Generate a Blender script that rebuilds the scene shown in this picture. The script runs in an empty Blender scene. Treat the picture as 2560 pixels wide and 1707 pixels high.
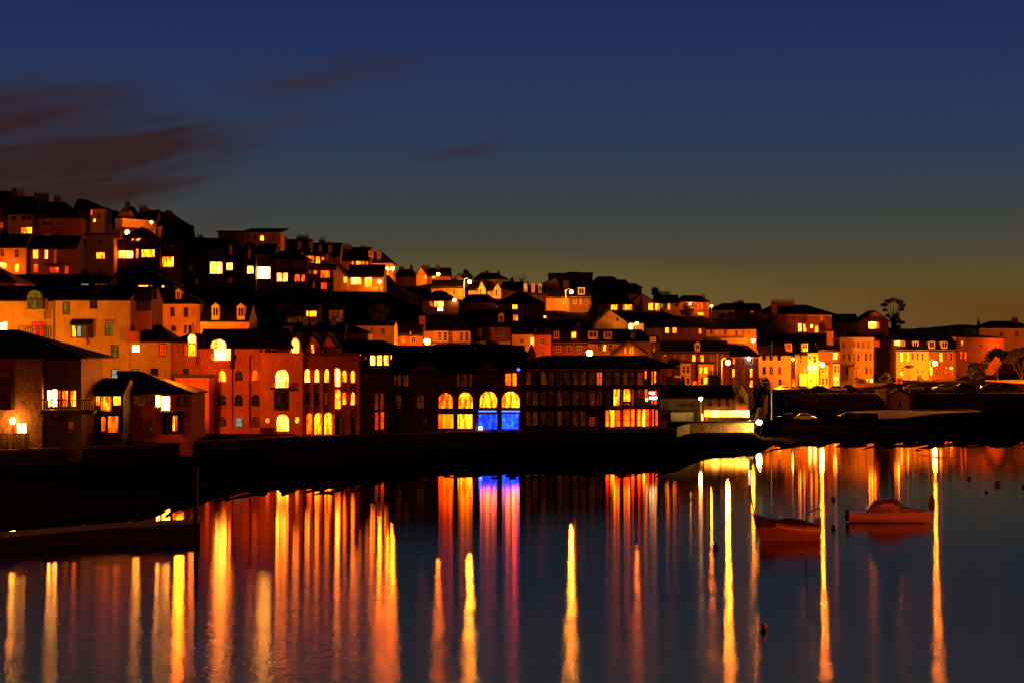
import bpy, bmesh, math, random
import numpy as np
from mathutils import Vector, Matrix
from mathutils.geometry import tessellate_polygon
random.seed(7)
SC = bpy.context.scene
COL = SC.collection
F, H, CX, CY = 5000.0, 12.4, 1280.0, 880.0      # photograph geometry: focal length and camera height, horizon row

# ------------------------------------------------------------------ camera
cam = bpy.data.cameras.new("camera")
camo = bpy.data.objects.new("camera", cam)
COL.objects.link(camo)
camo.location = (0, 0, H)
camo.rotation_euler = (math.radians(90), 0, 0)
cam.sensor_width = 36.0
cam.lens = 36.0 * F / 2560.0
cam.shift_y = (CY - 853.5) / 2560.0
cam.clip_start = 0.5
cam.clip_end = 30000
SC.camera = camo
SC.view_settings.view_transform = 'Standard'
SC.view_settings.look = 'None'
SC.view_settings.exposure = 0.0
SC.view_settings.gamma = 1.0
SC.render.engine = 'CYCLES'
cy = SC.cycles
cy.use_denoising = True
try:
    cy.denoiser = 'OPENIMAGEDENOISE'
except Exception:
    pass
cy.max_bounces = 5
cy.diffuse_bounces = 2
cy.glossy_bounces = 3
cy.sample_clamp_indirect = 4.0
cy.use_light_tree = True

# ------------------------------------------------------------------ world: dusk sky
def lin(c):
    return tuple(((v / 255.0) / 12.92 if v / 255.0 <= 0.04045 else (((v / 255.0) + 0.055) / 1.055) ** 2.4) for v in c)

W = bpy.data.worlds.new("World")
SC.world = W
W.use_nodes = True
nt = W.node_tree
nt.nodes.clear()
def N(t, **k):
    n = nt.nodes.new(t)
    for a, b in k.items():
        setattr(n, a, b)
    return n
def L(a, b):
    nt.links.new(a, b)
def M(op, a, b=None, c=None, clamp=False):
    n = N('ShaderNodeMath', operation=op, use_clamp=clamp)
    for i, v in enumerate((a, b, c)):
        if v is None:
            continue
        if isinstance(v, (int, float)):
            n.inputs[i].default_value = v
        else:
            L(v, n.inputs[i])
    return n.outputs[0]
tc = N('ShaderNodeTexCoord')
sep = N('ShaderNodeSeparateXYZ')
L(tc.outputs['Generated'], sep.inputs[0])
dx, dy, dz = sep.outputs
ramp = N('ShaderNodeValToRGB')
STOPS = [(0.0, (100, 60, 20)), (.020, (100, 65, 25)), (.036, (92, 76, 42)), (.05, (75, 70, 52)), (.072, (59, 66, 66)), (.098, (45, 60, 83)),
         (.13, (38, 55, 88)), (.155, (34, 49, 90)), (.178, (30, 42, 87)), (.23, (104, 108, 120)), (.33, (62, 66, 76)), (.5, (8, 11, 24)), (1.0, (3, 5, 12))]  # pale band above the view, added to lighten the water's reflections
cr = ramp.color_ramp
while len(cr.elements) < len(STOPS):
    cr.elements.new(0.5)
for e, (p, c) in zip(cr.elements, STOPS):
    e.position = p
    e.color = (*lin(c), 1)
L(dz, ramp.inputs[0])
# clouds: stretched noise inside soft elliptical patches of the sky
dyc = M('MAXIMUM', dy, 0.05)
az = M('DIVIDE', dx, dyc)
el = M('DIVIDE', dz, dyc)
comb = N('ShaderNodeCombineXYZ')
ta = math.radians(9)
L(M('ADD', M('MULTIPLY', az, math.cos(ta) * 9), M('MULTIPLY', el, math.sin(ta) * 9)), comb.inputs[0])
L(M('ADD', M('MULTIPLY', az, -math.sin(ta) * 75), M('MULTIPLY', el, math.cos(ta) * 75)), comb.inputs[1])
noi = N('ShaderNodeTexNoise')
noi.inputs['Scale'].default_value = 1.0
noi.inputs['Detail'].default_value = 6.0
noi.inputs['Distortion'].default_value = 0.4
L(comb.outputs[0], noi.inputs['Vector'])
streak = M('MULTIPLY_ADD', noi.outputs['Fac'], 2.6, -0.75, clamp=True)
def patch(px, py, rx, ry, tilt, sharp=1.0):
    a0, e0 = (px - CX) / F, (CY - py) / F
    t = math.radians(tilt)
    x = M('SUBTRACT', az, a0)
    z = M('SUBTRACT', el, e0)
    u = M('DIVIDE', M('ADD', M('MULTIPLY', x, math.cos(t)), M('MULTIPLY', z, math.sin(t))), rx / F)
    v = M('DIVIDE', M('ADD', M('MULTIPLY', x, -math.sin(t)), M('MULTIPLY', z, math.cos(t))), ry / F)
    r = M('SQRT', M('ADD', M('MULTIPLY', u, u), M('MULTIPLY', v, v)))
    return M('MULTIPLY', M('SUBTRACT', 1.0, r, clamp=True), sharp)
big = M('MINIMUM', M('ADD', patch(-260, 420, 980, 275, 3, 1.45), patch(200, 425, 460, 90, 7, .55)), 1.0)
small = None
for a in ((800, 195, 330, 62, 9, 1.5), (1150, 380, 170, 26, 9, 1.0), (730, 300, 230, 34, 8, 0.7), (560, 545, 190, 34, 10, 0.8), (2010, 705, 110, 18, 2, 0.6), (620, 370, 190, 24, 7, 0.6)):
    p = patch(*a)
    small = p if small is None else M('MAXIMUM', small, p)
front = M('GREATER_THAN', dy, 0.1)
m_big = M('MULTIPLY', M('MULTIPLY', M('MULTIPLY_ADD', streak, 1.0, M('MULTIPLY_ADD', big, .95, -.46), clamp=True), M('MULTIPLY', big, 3.0, clamp=True)), M('MULTIPLY', front, .92))
m_small = M('MULTIPLY', M('MULTIPLY', small, M('MULTIPLY_ADD', streak, 1.05, 0.05)), front, clamp=True)
def mixc(fac, a, col):
    n = N('ShaderNodeMix', data_type='RGBA')
    L(fac, n.inputs[0])
    L(a, n.inputs[6])
    n.inputs[7].default_value = (*lin(col), 1)
    return n.outputs[2]
c1 = mixc(m_big, ramp.outputs[0], (52, 30, 28))
c2 = mixc(m_small, c1, (52, 44, 56))
# afterglow low over the ridge
glow = M('MULTIPLY', M('MULTIPLY', patch(1750, 790, 1050, 130, -6, .8), front), .75, clamp=True)
c2 = mixc(glow, c2, (112, 100, 58))
east = N('ShaderNodeMapRange', interpolation_type='SMOOTHSTEP')
east.inputs['From Min'].default_value = -.5; east.inputs['From Max'].default_value = .75
east.inputs['To Min'].default_value = .12; east.inputs['To Max'].default_value = 1.0
L(dy, east.inputs['Value'])
bg = N('ShaderNodeBackground')
L(east.outputs[0], bg.inputs['Strength'])
L(c2, bg.inputs['Color'])
wo = N('ShaderNodeOutputWorld')
L(bg.outputs[0], wo.inputs['Surface'])

# ------------------------------------------------------------------ materials
MATS = {}
def nodes_of(name):
    m = bpy.data.materials.new(name)
    m.use_nodes = True
    t = m.node_tree
    t.nodes.clear()
    return m, t
def surf(name, col, rough=0.8, var=0.35, scale=0.6, fine=6.0, bump=0.0, metallic=0.0, brick=None, rand=0.25, spec=0.5):
    if name in MATS:
        return MATS[name]
    m, t = nodes_of(name)
    nn, lk = t.nodes.new, t.links.new
    out = nn('ShaderNodeOutputMaterial')
    p = nn('ShaderNodeBsdfPrincipled')
    p.inputs['Roughness'].default_value = rough
    p.inputs['Metallic'].default_value = metallic
    p.inputs['Specular IOR Level'].default_value = spec
    lk(p.outputs[0], out.inputs[0])
    co = nn('ShaderNodeTexCoord')
    n1 = nn('ShaderNodeTexNoise')
    n1.inputs['Scale'].default_value = scale
    n1.inputs['Detail'].default_value = 5
    n2 = nn('ShaderNodeTexNoise')
    n2.inputs['Scale'].default_value = fine
    n2.inputs['Detail'].default_value = 3
    lk(co.outputs['Object'], n1.inputs['Vector'])
    ms = nn('ShaderNodeMapping'); ms.inputs['Scale'].default_value = (1, 1, .3)
    lk(co.outputs['Object'], ms.inputs['Vector']); lk(ms.outputs[0], n2.inputs['Vector'])
    ad = nn('ShaderNodeMath'); ad.operation = 'ADD'
    lk(n1.outputs['Fac'], ad.inputs[0]); lk(n2.outputs['Fac'], ad.inputs[1])
    mr = nn('ShaderNodeMapRange')
    mr.inputs['From Min'].default_value = 0.6; mr.inputs['From Max'].default_value = 1.4
    mr.inputs['To Min'].default_value = 1 - var; mr.inputs['To Max'].default_value = 1 + var
    lk(ad.outputs[0], mr.inputs['Value'])
    oi = nn('ShaderNodeObjectInfo')
    rn = nn('ShaderNodeMapRange')
    rn.inputs['To Min'].default_value = 1 - rand; rn.inputs['To Max'].default_value = 1 + rand * .4
    lk(oi.outputs['Random'], rn.inputs['Value'])
    mu = nn('ShaderNodeMath'); mu.operation = 'MULTIPLY'
    lk(mr.outputs[0], mu.inputs[0]); lk(rn.outputs[0], mu.inputs[1])
    vm = nn('ShaderNodeVectorMath'); vm.operation = 'SCALE'
    vm.inputs[0].default_value = col
    if brick:
        b = nn('ShaderNodeTexBrick')
        b.inputs['Scale'].default_value = brick
        b.inputs['Color1'].default_value = (*col, 1)
        b.inputs['Color2'].default_value = (*[c * .6 for c in col], 1)
        b.inputs['Mortar'].default_value = (*[min(1, c * 1.3 + .02) for c in col], 1)
        mp = nn('ShaderNodeMapping')
        mp.inputs['Rotation'].default_value = (math.pi / 2, 0, 0)
        lk(co.outputs['Object'], mp.inputs['Vector'])
        lk(mp.outputs[0], b.inputs['Vector'])
        lk(b.outputs['Color'], vm.inputs[0])
    lk(mu.outputs[0], vm.inputs['Scale'])
    lk(vm.outputs[0], p.inputs['Base Color'])
    if bump:
        bp = nn('ShaderNodeBump')
        bp.inputs['Strength'].default_value = bump
        bp.inputs['Distance'].default_value = 0.1
        lk(n2.outputs['Fac'], bp.inputs['Height'])
        lk(bp.outputs[0], p.inputs['Normal'])
    MATS[name] = m
    return m
def emit(name, c1, c2, scale=(2.4, 2.4, .6), rand=.5, sampling='AUTO'):
    """A lit interior seen through a pane: curtains and lamps make it uneven, each window a little different."""
    if name in MATS:
        return MATS[name]
    m, t = nodes_of(name)
    nn, lk = t.nodes.new, t.links.new
    out = nn('ShaderNodeOutputMaterial')
    e = nn('ShaderNodeEmission')
    co = nn('ShaderNodeTexCoord'); mp = nn('ShaderNodeMapping'); n1 = nn('ShaderNodeTexNoise'); oi = nn('ShaderNodeObjectInfo')
    mp.inputs['Scale'].default_value = scale
    n1.inputs['Scale'].default_value = 1.0
    n1.inputs['Detail'].default_value = 3
    lk(co.outputs['Object'], mp.inputs['Vector'])
    va = nn('ShaderNodeVectorMath'); va.operation = 'ADD'
    vs = nn('ShaderNodeVectorMath'); vs.operation = 'SCALE'
    vs.inputs[0].default_value = (37, 11, 23)
    lk(oi.outputs['Random'], vs.inputs['Scale'])
    lk(mp.outputs[0], va.inputs[0]); lk(vs.outputs[0], va.inputs[1])
    lk(va.outputs[0], n1.inputs['Vector'])
    mr = nn('ShaderNodeMapRange')
    mr.inputs['From Min'].default_value = .36; mr.inputs['From Max'].default_value = .64
    lk(n1.outputs['Fac'], mr.inputs['Value'])
    mx = nn('ShaderNodeMix'); mx.data_type = 'RGBA'
    mx.inputs[6].default_value = (*c1, 1); mx.inputs[7].default_value = (*c2, 1)
    pw = nn('ShaderNodeMath'); pw.operation = 'POWER'; pw.inputs[1].default_value = 1.8
    lk(mr.outputs[0], pw.inputs[0]); lk(pw.outputs[0], mx.inputs[0])
    lk(mx.outputs[2], e.inputs['Color'])
    rn = nn('ShaderNodeMapRange')
    rn.inputs['To Min'].default_value = 1 - rand; rn.inputs['To Max'].default_value = 1 + rand * .6
    lk(oi.outputs['Random'], rn.inputs['Value'])
    lk(rn.outputs[0], e.inputs['Strength'])
    lk(e.outputs[0], out.inputs[0])
    m.cycles.emission_sampling = sampling
    MATS[name] = m
    return m
def steady(name, col, strength):
    if name in MATS:
        return MATS[name]
    m, t = nodes_of(name)
    e = t.nodes.new('ShaderNodeEmission'); o = t.nodes.new('ShaderNodeOutputMaterial')
    e.inputs['Color'].default_value = (*col, 1); e.inputs['Strength'].default_value = strength
    t.links.new(e.outputs[0], o.inputs[0])
    MATS[name] = m
    return m
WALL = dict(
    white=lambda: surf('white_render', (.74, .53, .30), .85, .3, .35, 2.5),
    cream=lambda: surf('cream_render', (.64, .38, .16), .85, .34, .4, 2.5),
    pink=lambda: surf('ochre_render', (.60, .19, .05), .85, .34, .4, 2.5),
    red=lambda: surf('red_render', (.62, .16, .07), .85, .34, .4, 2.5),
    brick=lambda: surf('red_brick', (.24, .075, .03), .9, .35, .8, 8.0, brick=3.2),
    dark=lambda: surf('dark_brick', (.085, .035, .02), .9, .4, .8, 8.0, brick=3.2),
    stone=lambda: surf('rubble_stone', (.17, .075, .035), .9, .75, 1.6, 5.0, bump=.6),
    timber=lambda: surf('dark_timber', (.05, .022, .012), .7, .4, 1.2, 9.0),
)
slate = lambda: surf('slate_roof', (.011, .008, .007), .9, .5, .7, 7.0, spec=.1)
tile = lambda: surf('clay_tile_roof', (.24, .075, .03), .8, .35, .9, 7.0)
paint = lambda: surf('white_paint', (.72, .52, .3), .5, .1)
black = lambda: surf('black_paint', (.014, .01, .009), .45, .2)
glass = lambda: surf('dark_glass', (.02, .014, .012), .12, .1)
def pane_mat(s):
    return {
        'd': lambda: glass(),
        'g': lambda: emit('pane_dim_green', (.11, .05, .003), (.30, .16, .008), rand=.3),
        'w': lambda: emit('pane_blazing', (7, .8, .02), (46, 9, .7), rand=.3),
        'W': lambda: emit('pane_dazzling', (40, 12, 1.2), (110, 42, 7), rand=.15),
        'y': lambda: emit('pane_yellow', (2.4, .18, .003), (26, 3.6, .06), rand=.4),
        'o': lambda: emit('pane_orange', (.8, .035, .001), (7, .5, .006), rand=.5),
        'r': lambda: emit('pane_red', (.9, .022, .003), (2.2, .12, .006), rand=.4),
        'q': lambda: emit('pane_dim', (.022, .003, .0006), (.10, .016, .001), rand=.6),
        'p': lambda: emit('pane_dim_red', (.10, .007, .001), (.32, .035, .002), rand=.5),
        'b': lambda: emit('pane_blue', (.02, .05, 4.0), (.05, .42, 11.0), (1.4, 1.4, 1.0), rand=.2),
        'c': lambda: emit('pane_pale', (.26, .30, .20), (.42, .46, .30), rand=.2),
        's': lambda: emit('pane_scarlet', (12, .10, .003), (38, .8, .006), (1.1, 1.1, .25), rand=.3),
    }[s]()

# ------------------------------------------------------------------ mesh helpers
def tag(o, label=None, cat=None, group=None, kind=None):
    for k, v in (('label', label), ('category', cat), ('group', group), ('kind', kind)):
        if v:
            o[k] = v
    return o
def at(px, py, D):
    return Vector(((px - CX) / F * D, D, H - (py - CY) / F * D))
def obj(name, bm, mats, parent=None, loc=None, smooth=False):
    """Links bm (world coordinates) as one mesh object whose origin is loc."""
    me = bpy.data.meshes.new(name)
    if loc is None:
        loc = parent_world(parent) if parent else Vector((0, 0, 0))
    bmesh.ops.translate(bm, verts=bm.verts, vec=-Vector(loc))
    bm.normal_update()
    bm.to_mesh(me)
    bm.free()
    for m in (mats if isinstance(mats, (list, tuple)) else [mats]):
        me.materials.append(m)
    if smooth:
        for p in me.polygons:
            p.use_smooth = True
    o = bpy.data.objects.new(name, me)
    COL.objects.link(o)
    if parent:
        o.parent = parent
        o.location = Vector(loc) - parent_world(parent)
    else:
        o.location = loc
    return o
def parent_world(o):
    v = Vector((0, 0, 0))
    while o:
        v += o.location
        o = o.parent
    return v
def empty(name, loc, label, cat, group=None):
    o = bpy.data.objects.new(name, None)
    COL.objects.link(o)
    o.location = loc
    o.empty_display_size = 0.5
    return tag(o, label, cat, group)
def box(bm, a, b, mi=0):
    x0, y0, z0 = a; x1, y1, z1 = b
    v = [bm.verts.new(p) for p in ((x0, y0, z0), (x1, y0, z0), (x1, y1, z0), (x0, y1, z0), (x0, y0, z1), (x1, y0, z1), (x1, y1, z1), (x0, y1, z1))]
    for f in ((0, 3, 2, 1), (4, 5, 6, 7), (0, 1, 5, 4), (1, 2, 6, 5), (2, 3, 7, 6), (3, 0, 4, 7)):
        bm.faces.new([v[i] for i in f]).material_index = mi
def tube(bm, a, b, r0, r1=None, n=8, mi=0, caps=True):
    a, b = Vector(a), Vector(b)
    r1 = r0 if r1 is None else r1
    d = (b - a).normalized()
    s = d.orthogonal().normalized(); t = d.cross(s)
    ra, rb = [], []
    for i in range(n):
        w = 2 * math.pi * i / n
        k = s * math.cos(w) + t * math.sin(w)
        ra.append(bm.verts.new(a + k * r0)); rb.append(bm.verts.new(b + k * r1))
    for i in range(n):
        j = (i + 1) % n
        bm.faces.new((ra[i], ra[j], rb[j], rb[i])).material_index = mi
    if caps:
        bm.faces.new(ra[::-1]).material_index = mi
        bm.faces.new(rb).material_index = mi
def ball(bm, c, r, sc=(1, 1, 1), seg=12, mi=0):
    g = bmesh.ops.create_uvsphere(bm, u_segments=seg, v_segments=max(6, seg // 2 + 2), radius=r)
    for v in g['verts']:
        v.co = Vector((v.co.x * sc[0], v.co.y * sc[1], v.co.z * sc[2])) + Vector(c)
    for f in {f for v in g['verts'] for f in v.link_faces}:
        f.material_index = mi
# ------------------------------------------------------------------ buildings
SV = 520.0 / 2330.0
CR = dict(A=(0, 440), B=(0, 680), C=(0, 880), D=(480, 540), E=(480, 780), F=(900, 640), G=(900, 850), H=(1280, 640), I=(1280, 850),
          J=(1600, 720), K=(2040, 720), L=(1600, 900), M=(2040, 900))
def pxy(c, x, y):
    return CR[c][0] + x * SV, CR[c][1] + y * SV
BASES = []                                     # (px0, px1, py base, D) of everything that stands on the hill
def shape_poly(kind, u0, u1, z0, z1):
    w, hgt = u1 - u0, z1 - z0
    if kind == 'c':
        return [((u0 + u1) / 2 + w / 2 * math.cos(a), (z0 + z1) / 2 + hgt / 2 * math.sin(a)) for a in [2 * math.pi * i / 16 for i in range(16)]]
    if kind == 'a':
        r = min(w / 2, hgt * .8)
        return [(u0, z0), (u1, z0)] + [((u0 + u1) / 2 + w / 2 * math.cos(a), z1 - r + r * math.sin(a)) for a in [math.pi * i / 10 for i in range(11)]]
    if kind == 'l':
        r = min(w * .8, hgt * .6)
        right = [(u1 - w / 2 * (1 - math.cos(k)), z1 - r + r * math.sin(k)) for k in [math.pi / 2 * i / 5 for i in range(5)]]
        left = [(u0 + u1 - a, b) for a, b in right[::-1]]
        return [(u0, z0), (u1, z0)] + right + [((u0 + u1) / 2, z1)] + left
    if kind == 's':                             # slanted roof light
        k = w * .35
        return [(u0, z0), (u1 - k, z0), (u1, z1), (u0 + k, z1)]
    return [(u0, z0), (u1, z0), (u1, z1), (u0, z1)]
def facade(bm, outer, holes):
    """The front face cut into upright strips round its openings; the corners round arched openings are filled in."""
    zb = outer[0][1]
    top = sorted(outer[2:], key=lambda q: q[0])
    tu, tz = [q[0] for q in top], [q[1] for q in top]
    bbs = []
    for hp, _ in holes:
        us, zs = [q[0] for q in hp], [q[1] for q in hp]
        bbs.append((min(us), max(us), min(zs), max(zs)))
    cuts = sorted(set([round(u, 5) for u in tu] + [round(b[k], 5) for b in bbs for k in (0, 1)]))
    V = lambda u, z: bm.verts.new((u, 0, z))
    for a, b in zip(cuts, cuts[1:]):
        if b - a < 1e-4:
            continue
        m = (a + b) / 2
        iv = sorted((q[2], q[3]) for q in bbs if q[0] < m < q[1])
        z = zb
        for lo, hi in iv:
            if lo - z > 1e-4:
                bm.faces.new((V(a, z), V(b, z), V(b, lo), V(a, lo)))
            z = max(z, hi)
        bm.faces.new((V(a, z), V(b, z), V(b, float(np.interp(b, tu, tz))), V(a, float(np.interp(a, tu, tz)))))
    for (hp, _), (u0, u1, z0, z1) in zip(holes, bbs):
        if len(hp) == 4 and all(abs(q[0] - u0) < 1e-4 or abs(q[0] - u1) < 1e-4 for q in hp):
            continue
        n = len(hp)
        cu, cz = (u0 + u1) / 2, (z0 + z1) / 2
        corner = lambda q: (u1 if q[0] > cu else u0, z1 if q[1] > cz else z0)
        for i in range(n):
            p0, p1 = hp[i], hp[(i + 1) % n]
            md = ((p0[0] + p1[0]) / 2, (p0[1] + p1[1]) / 2)
            c = corner(md)
            for tri in ((c, p1, p0),):
                ar = (tri[1][0] - tri[0][0]) * (tri[2][1] - tri[0][1]) - (tri[2][0] - tri[0][0]) * (tri[1][1] - tri[0][1])
                if abs(ar) > 1e-5:
                    bm.faces.new([V(*q) for q in (tri if ar > 0 else tri[::-1])])
class House:
    def __init__(s, name, label, cat='house', group=None):
        s.name, s.label, s.cat, s.group, s.root = name, label, cat, group, None
    def frame(s, c, x0, x1, D):
        D0, D1 = D if isinstance(D, tuple) else (D, D)
        a, _ = pxy(c, x0, 0); b, _ = pxy(c, x1, 0)
        P0, P1 = at(a, CY, D0), at(b, CY, D1)
        P0.z = P1.z = 0
        U = (P1 - P0)
        Lg = U.length
        U.normalize()
        s.P0, s.U, s.L, s.n, s.Dm = P0, U, Lg, Vector((U.y, -U.x, 0)), (D0 + D1) / 2
    def uz(s, c, x, y, v=0.0):
        """Pixel of crop c -> (u, z) on the plane v metres behind the facade."""
        px, py = pxy(c, x, y)
        d = Vector(((px - CX) / F, 1, -(py - CY) / F))
        o = Vector((0, 0, H))
        q = s.P0 - s.n * v
        t = (q - o).dot(s.n) / d.dot(s.n)
        p = o + d * t
        return (p - s.P0).dot(s.U), p.z
    def W(s, u, v, z):
        p = s.P0 + s.U * u - s.n * v
        return Vector((p.x, p.y, z))
    def part(s, name, bm, mats, parent=None, local=True):
        if local:
            for vv in bm.verts:
                vv.co = s.W(*vv.co)
        return obj(name, bm, mats, parent or s.root)
    def block(s, c, x0, x1, ye, yb, D, depth=8.0, wall='brick', roof=None, wins=(), frame='white', fascia=None, ext=3.0, oh=.3, roofmat=None, t=.18, niches=(), gable='front'):
        s.frame(c, x0, x1, D)
        ze = s.uz(c, x0, ye)[1]
        zb = s.uz(c, x0, yb)[1]
        p0, p1 = pxy(c, x0, yb), pxy(c, x1, yb)
        if ext >= 2.5:
            BASES.append((p0[0], p1[0], p0[1], s.Dm))
        if s.root is None:
            b = s.W(s.L / 2, depth / 2, zb)
            s.root = empty(s.name, b, s.label, s.cat, s.group)
        zb -= ext
        Lg = s.L
        if wall:
            outer = [(0, zb), (Lg, zb), (Lg, ze), (0, ze)]
            if roof and roof[0] == 'front':
                up, zp = s.uz(c, roof[1], roof[2])
                up = min(max(up, .05 * Lg), .95 * Lg)
                outer = [(0, zb), (Lg, zb), (Lg, ze), (up, zp), (0, ze)]
            holes, used = [], []
            for nx in niches:                    # deep recesses: (x0, y0, x1, y1, shape)
                u0, z1 = s.uz(c, nx[0], nx[1]); u1, z0 = s.uz(c, nx[2], nx[3])
                holes.append((shape_poly(nx[4], u0, u1, z0, z1), .42)); used.append((u0, u1, z0, z1))
            todo = []
            for w in wins:
                w = tuple(w) + ('r', 2, 2)[len(w) - 5:] if len(w) < 8 else w
                x_0, y_0, x_1, y_1, st, sh, gx, gy = w
                u0, z1 = s.uz(c, x_0, y_0); u1, z0 = s.uz(c, x_1, y_1)
                if u1 < u0:
                    u0, u1 = u1, u0
                inn = any(a < u0 and b > u1 and e < z0 and f > z1 for a, b, e, f in used[:len(niches)])
                ok = u0 > .06 and u1 < Lg - .06 and z0 > zb + .1 and z1 < ze - .06
                ok = ok and not any(u0 < b + .05 and u1 > a - .05 and z0 < f + .05 and z1 > e - .05 for a, b, e, f in used)
                pol = shape_poly(sh, u0, u1, z0, z1)
                if ok:
                    holes.append((pol, t)); used.append((u0, u1, z0, z1))
                todo.append((pol, st, sh, gx, gy, (u0, u1, z0, z1), 'in' if ok else ('niche' if inn else 'on')))
            bm = bmesh.new()
            facade(bm, outer, holes)
            for hp, dp in holes:
                ring = [bm.verts.new((u, 0, z)) for u, z in hp]
                back = [bm.verts.new((u, dp, z)) for u, z in hp]
                for i in range(len(ring)):
                    j = (i + 1) % len(ring)
                    bm.faces.new((ring[i], ring[j], back[j], back[i]))
                if dp > t + .1:
                    bm.faces.new(back)
            q = [bm.verts.new((u, 0, z)) for u, z in outer]
            B = [bm.verts.new(p) for p in ((0, depth, zb), (Lg, depth, zb), (Lg, depth, ze), (0, depth, ze))]
            bm.faces.new((B[1], B[0], B[3], B[2]))
            bm.faces.new((q[0], q[-1], B[3], B[0]))
            bm.faces.new((q[1], B[1], B[2], q[2]))
            if not (roof and roof[0] == 'front'):
                bm.faces.new((q[2], B[2], B[3], q[3]))
            if roof and roof[0] == 'gable':      # gable-end triangles
                zr = s.ridge(c, roof[1], depth)
                for uu, a, b in ((0, q[-1], B[3]), (Lg, q[2], B[2])):
                    bm.faces.new((a, b, bm.verts.new((uu, depth / 2, zr - .22))))
            s.part('wall', bm, WALL[wall]())
            for pol, st, sh, gx, gy, (u0, u1, z0, z1), how in todo:
                s.window(pol, st, sh, gx, gy, u0, u1, z0, z1, {'in': t, 'niche': .40, 'on': -.02}[how], frame)
        if fascia:
            bm = bmesh.new()
            box(bm, (-.04, -.16, ze - .34), (Lg + .04, -.003, ze - .02))
            s.part('cornice', bm, paint() if fascia is True else WALL[fascia]())
        if roof:
            s.roof(c, roof, ze, depth, oh, roofmat or slate())
        return s
    def ridge(s, c, yr, depth):
        _, py = pxy(c, 0, yr)
        return H - (py - CY) / F * (s.Dm + depth / 2)
    def roof(s, c, roof, ze, d, oh, m):
        Lg, kind = s.L, roof[0]
        bm = bmesh.new()
        th = .22
        V = bm.verts.new
        if kind == 'gable':
            zr = s.ridge(c, roof[1], d)
            k = (zr - ze) / (d / 2)
            prof = [(-oh, ze - oh * k), (d / 2, zr), (d + oh, ze - oh * k), (d + oh, ze - oh * k - th), (d / 2, zr - th), (-oh, ze - oh * k - th)]
            a = [V((-.02, v, z + .02)) for v, z in prof]; b = [V((Lg + .02, v, z + .02)) for v, z in prof]
            for i in range(6):
                j = (i + 1) % 6
                bm.faces.new((a[i], b[i], b[j], a[j]))
            for r in (a[::-1], b):
                bm.faces.new((r[0], r[1], r[4], r[5])); bm.faces.new((r[1], r[2], r[3], r[4]))
        elif kind == 'hip':
            zr = s.ridge(c, roof[1], d)
            ul = s.uz(c, roof[2], 0, d / 2)[0] if roof[2] is not None else d / 2
            ur = s.uz(c, roof[3], 0, d / 2)[0] if roof[3] is not None else Lg - d / 2
            if ur - ul < .1:
                ul = ur = (ul + ur) / 2; ul -= .05; ur += .05
            lo = [V(p) for p in ((-oh, -oh, ze - .02), (Lg + oh, -oh, ze - .02), (Lg + oh, d + oh, ze - .02), (-oh, d + oh, ze - .02))]
            hi = [V((v.co.x, v.co.y, ze + .14)) for v in lo]
            r0, r1 = V((ul, d / 2, zr)), V((ur, d / 2, zr))
            bm.faces.new(lo[::-1])
            for i in range(4):
                j = (i + 1) % 4
                bm.faces.new((lo[i], lo[j], hi[j], hi[i]))
            bm.faces.new((hi[0], hi[1], r1, r0)); bm.faces.new((hi[2], hi[3], r0, r1))
            bm.faces.new((hi[1], hi[2], r1)); bm.faces.new((hi[3], hi[0], r0))
        elif kind == 'front':
            up, zp = s.uz(c, roof[1], roof[2])
            up = min(max(up, .05 * Lg), .95 * Lg)
            kl, kr = (zp - ze) / up, (zp - ze) / (Lg - up)
            prof = [(-oh, ze - oh * kl), (up, zp), (Lg + oh, ze - oh * kr), (Lg + oh, ze - oh * kr + th), (up, zp + th * 1.2), (-oh, ze - oh * kl + th)]
            a = [V((u, -.3, z + .01)) for u, z in prof]; b = [V((u, d, z + .01)) for u, z in prof]
            for i in range(6):
                j = (i + 1) % 6
                bm.faces.new((a[j], b[j], b[i], a[i]))
            for r in (a, b[::-1]):
                bm.faces.new((r[0], r[1], r[4], r[5])); bm.faces.new((r[1], r[2], r[3], r[4]))
        elif kind == 'mono':
            zr = H - (pxy(c, 0, roof[1])[1] - CY) / F * (s.Dm + d)
            box(bm, (-oh, -oh, ze), (Lg + oh, d + oh, ze + th))
            for v in bm.verts:
                v.co.z += (zr - ze) * (v.co.y + oh) / (d + 2 * oh)
        elif kind == 'flat':
            box(bm, (-oh, -oh, ze), (Lg + oh, d + oh, ze + .28))
        elif kind == 'parapet':
            for a, b in (((-.08, -.08), (Lg + .08, .3)), ((-.08, .3), (.3, d)), ((Lg - .3, .3), (Lg + .08, d))):
                box(bm, (*a, ze), (*b, ze + .4))
            s.part('parapet', bm, m)
            return
        s.part('roof', bm, m)
    def window(s, pol, st, sh, gx, gy, u0, u1, z0, z1, v, frame):
        cu, cz = (u0 + u1) / 2, (z0 + z1) / 2
        fw = min(.09, (u1 - u0) * .12)
        ku, kz = 1 - 2 * fw / max(u1 - u0, .2), 1 - 2 * fw / max(z1 - z0, .2)
        bm = bmesh.new()
        f0, f1 = v - .07, v - .015
        A = [bm.verts.new((u, f0, z)) for u, z in pol]
        Bv = [bm.verts.new((cu + (u - cu) * ku, f0, cz + (z - cz) * kz)) for u, z in pol]
        Cv = [bm.verts.new((cu + (u - cu) * ku, f1, cz + (z - cz) * kz)) for u, z in pol]
        Ov = [bm.verts.new((u, f1, z)) for u, z in pol] if v < 0 else None
        n = len(pol)
        for i in range(n):
            j = (i + 1) % n
            bm.faces.new((A[i], A[j], Bv[j], Bv[i])); bm.faces.new((Bv[i], Bv[j], Cv[j], Cv[i]))
            if Ov:
                bm.faces.new((Ov[i], Ov[j], A[j], A[i]))
        b = .028
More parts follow.
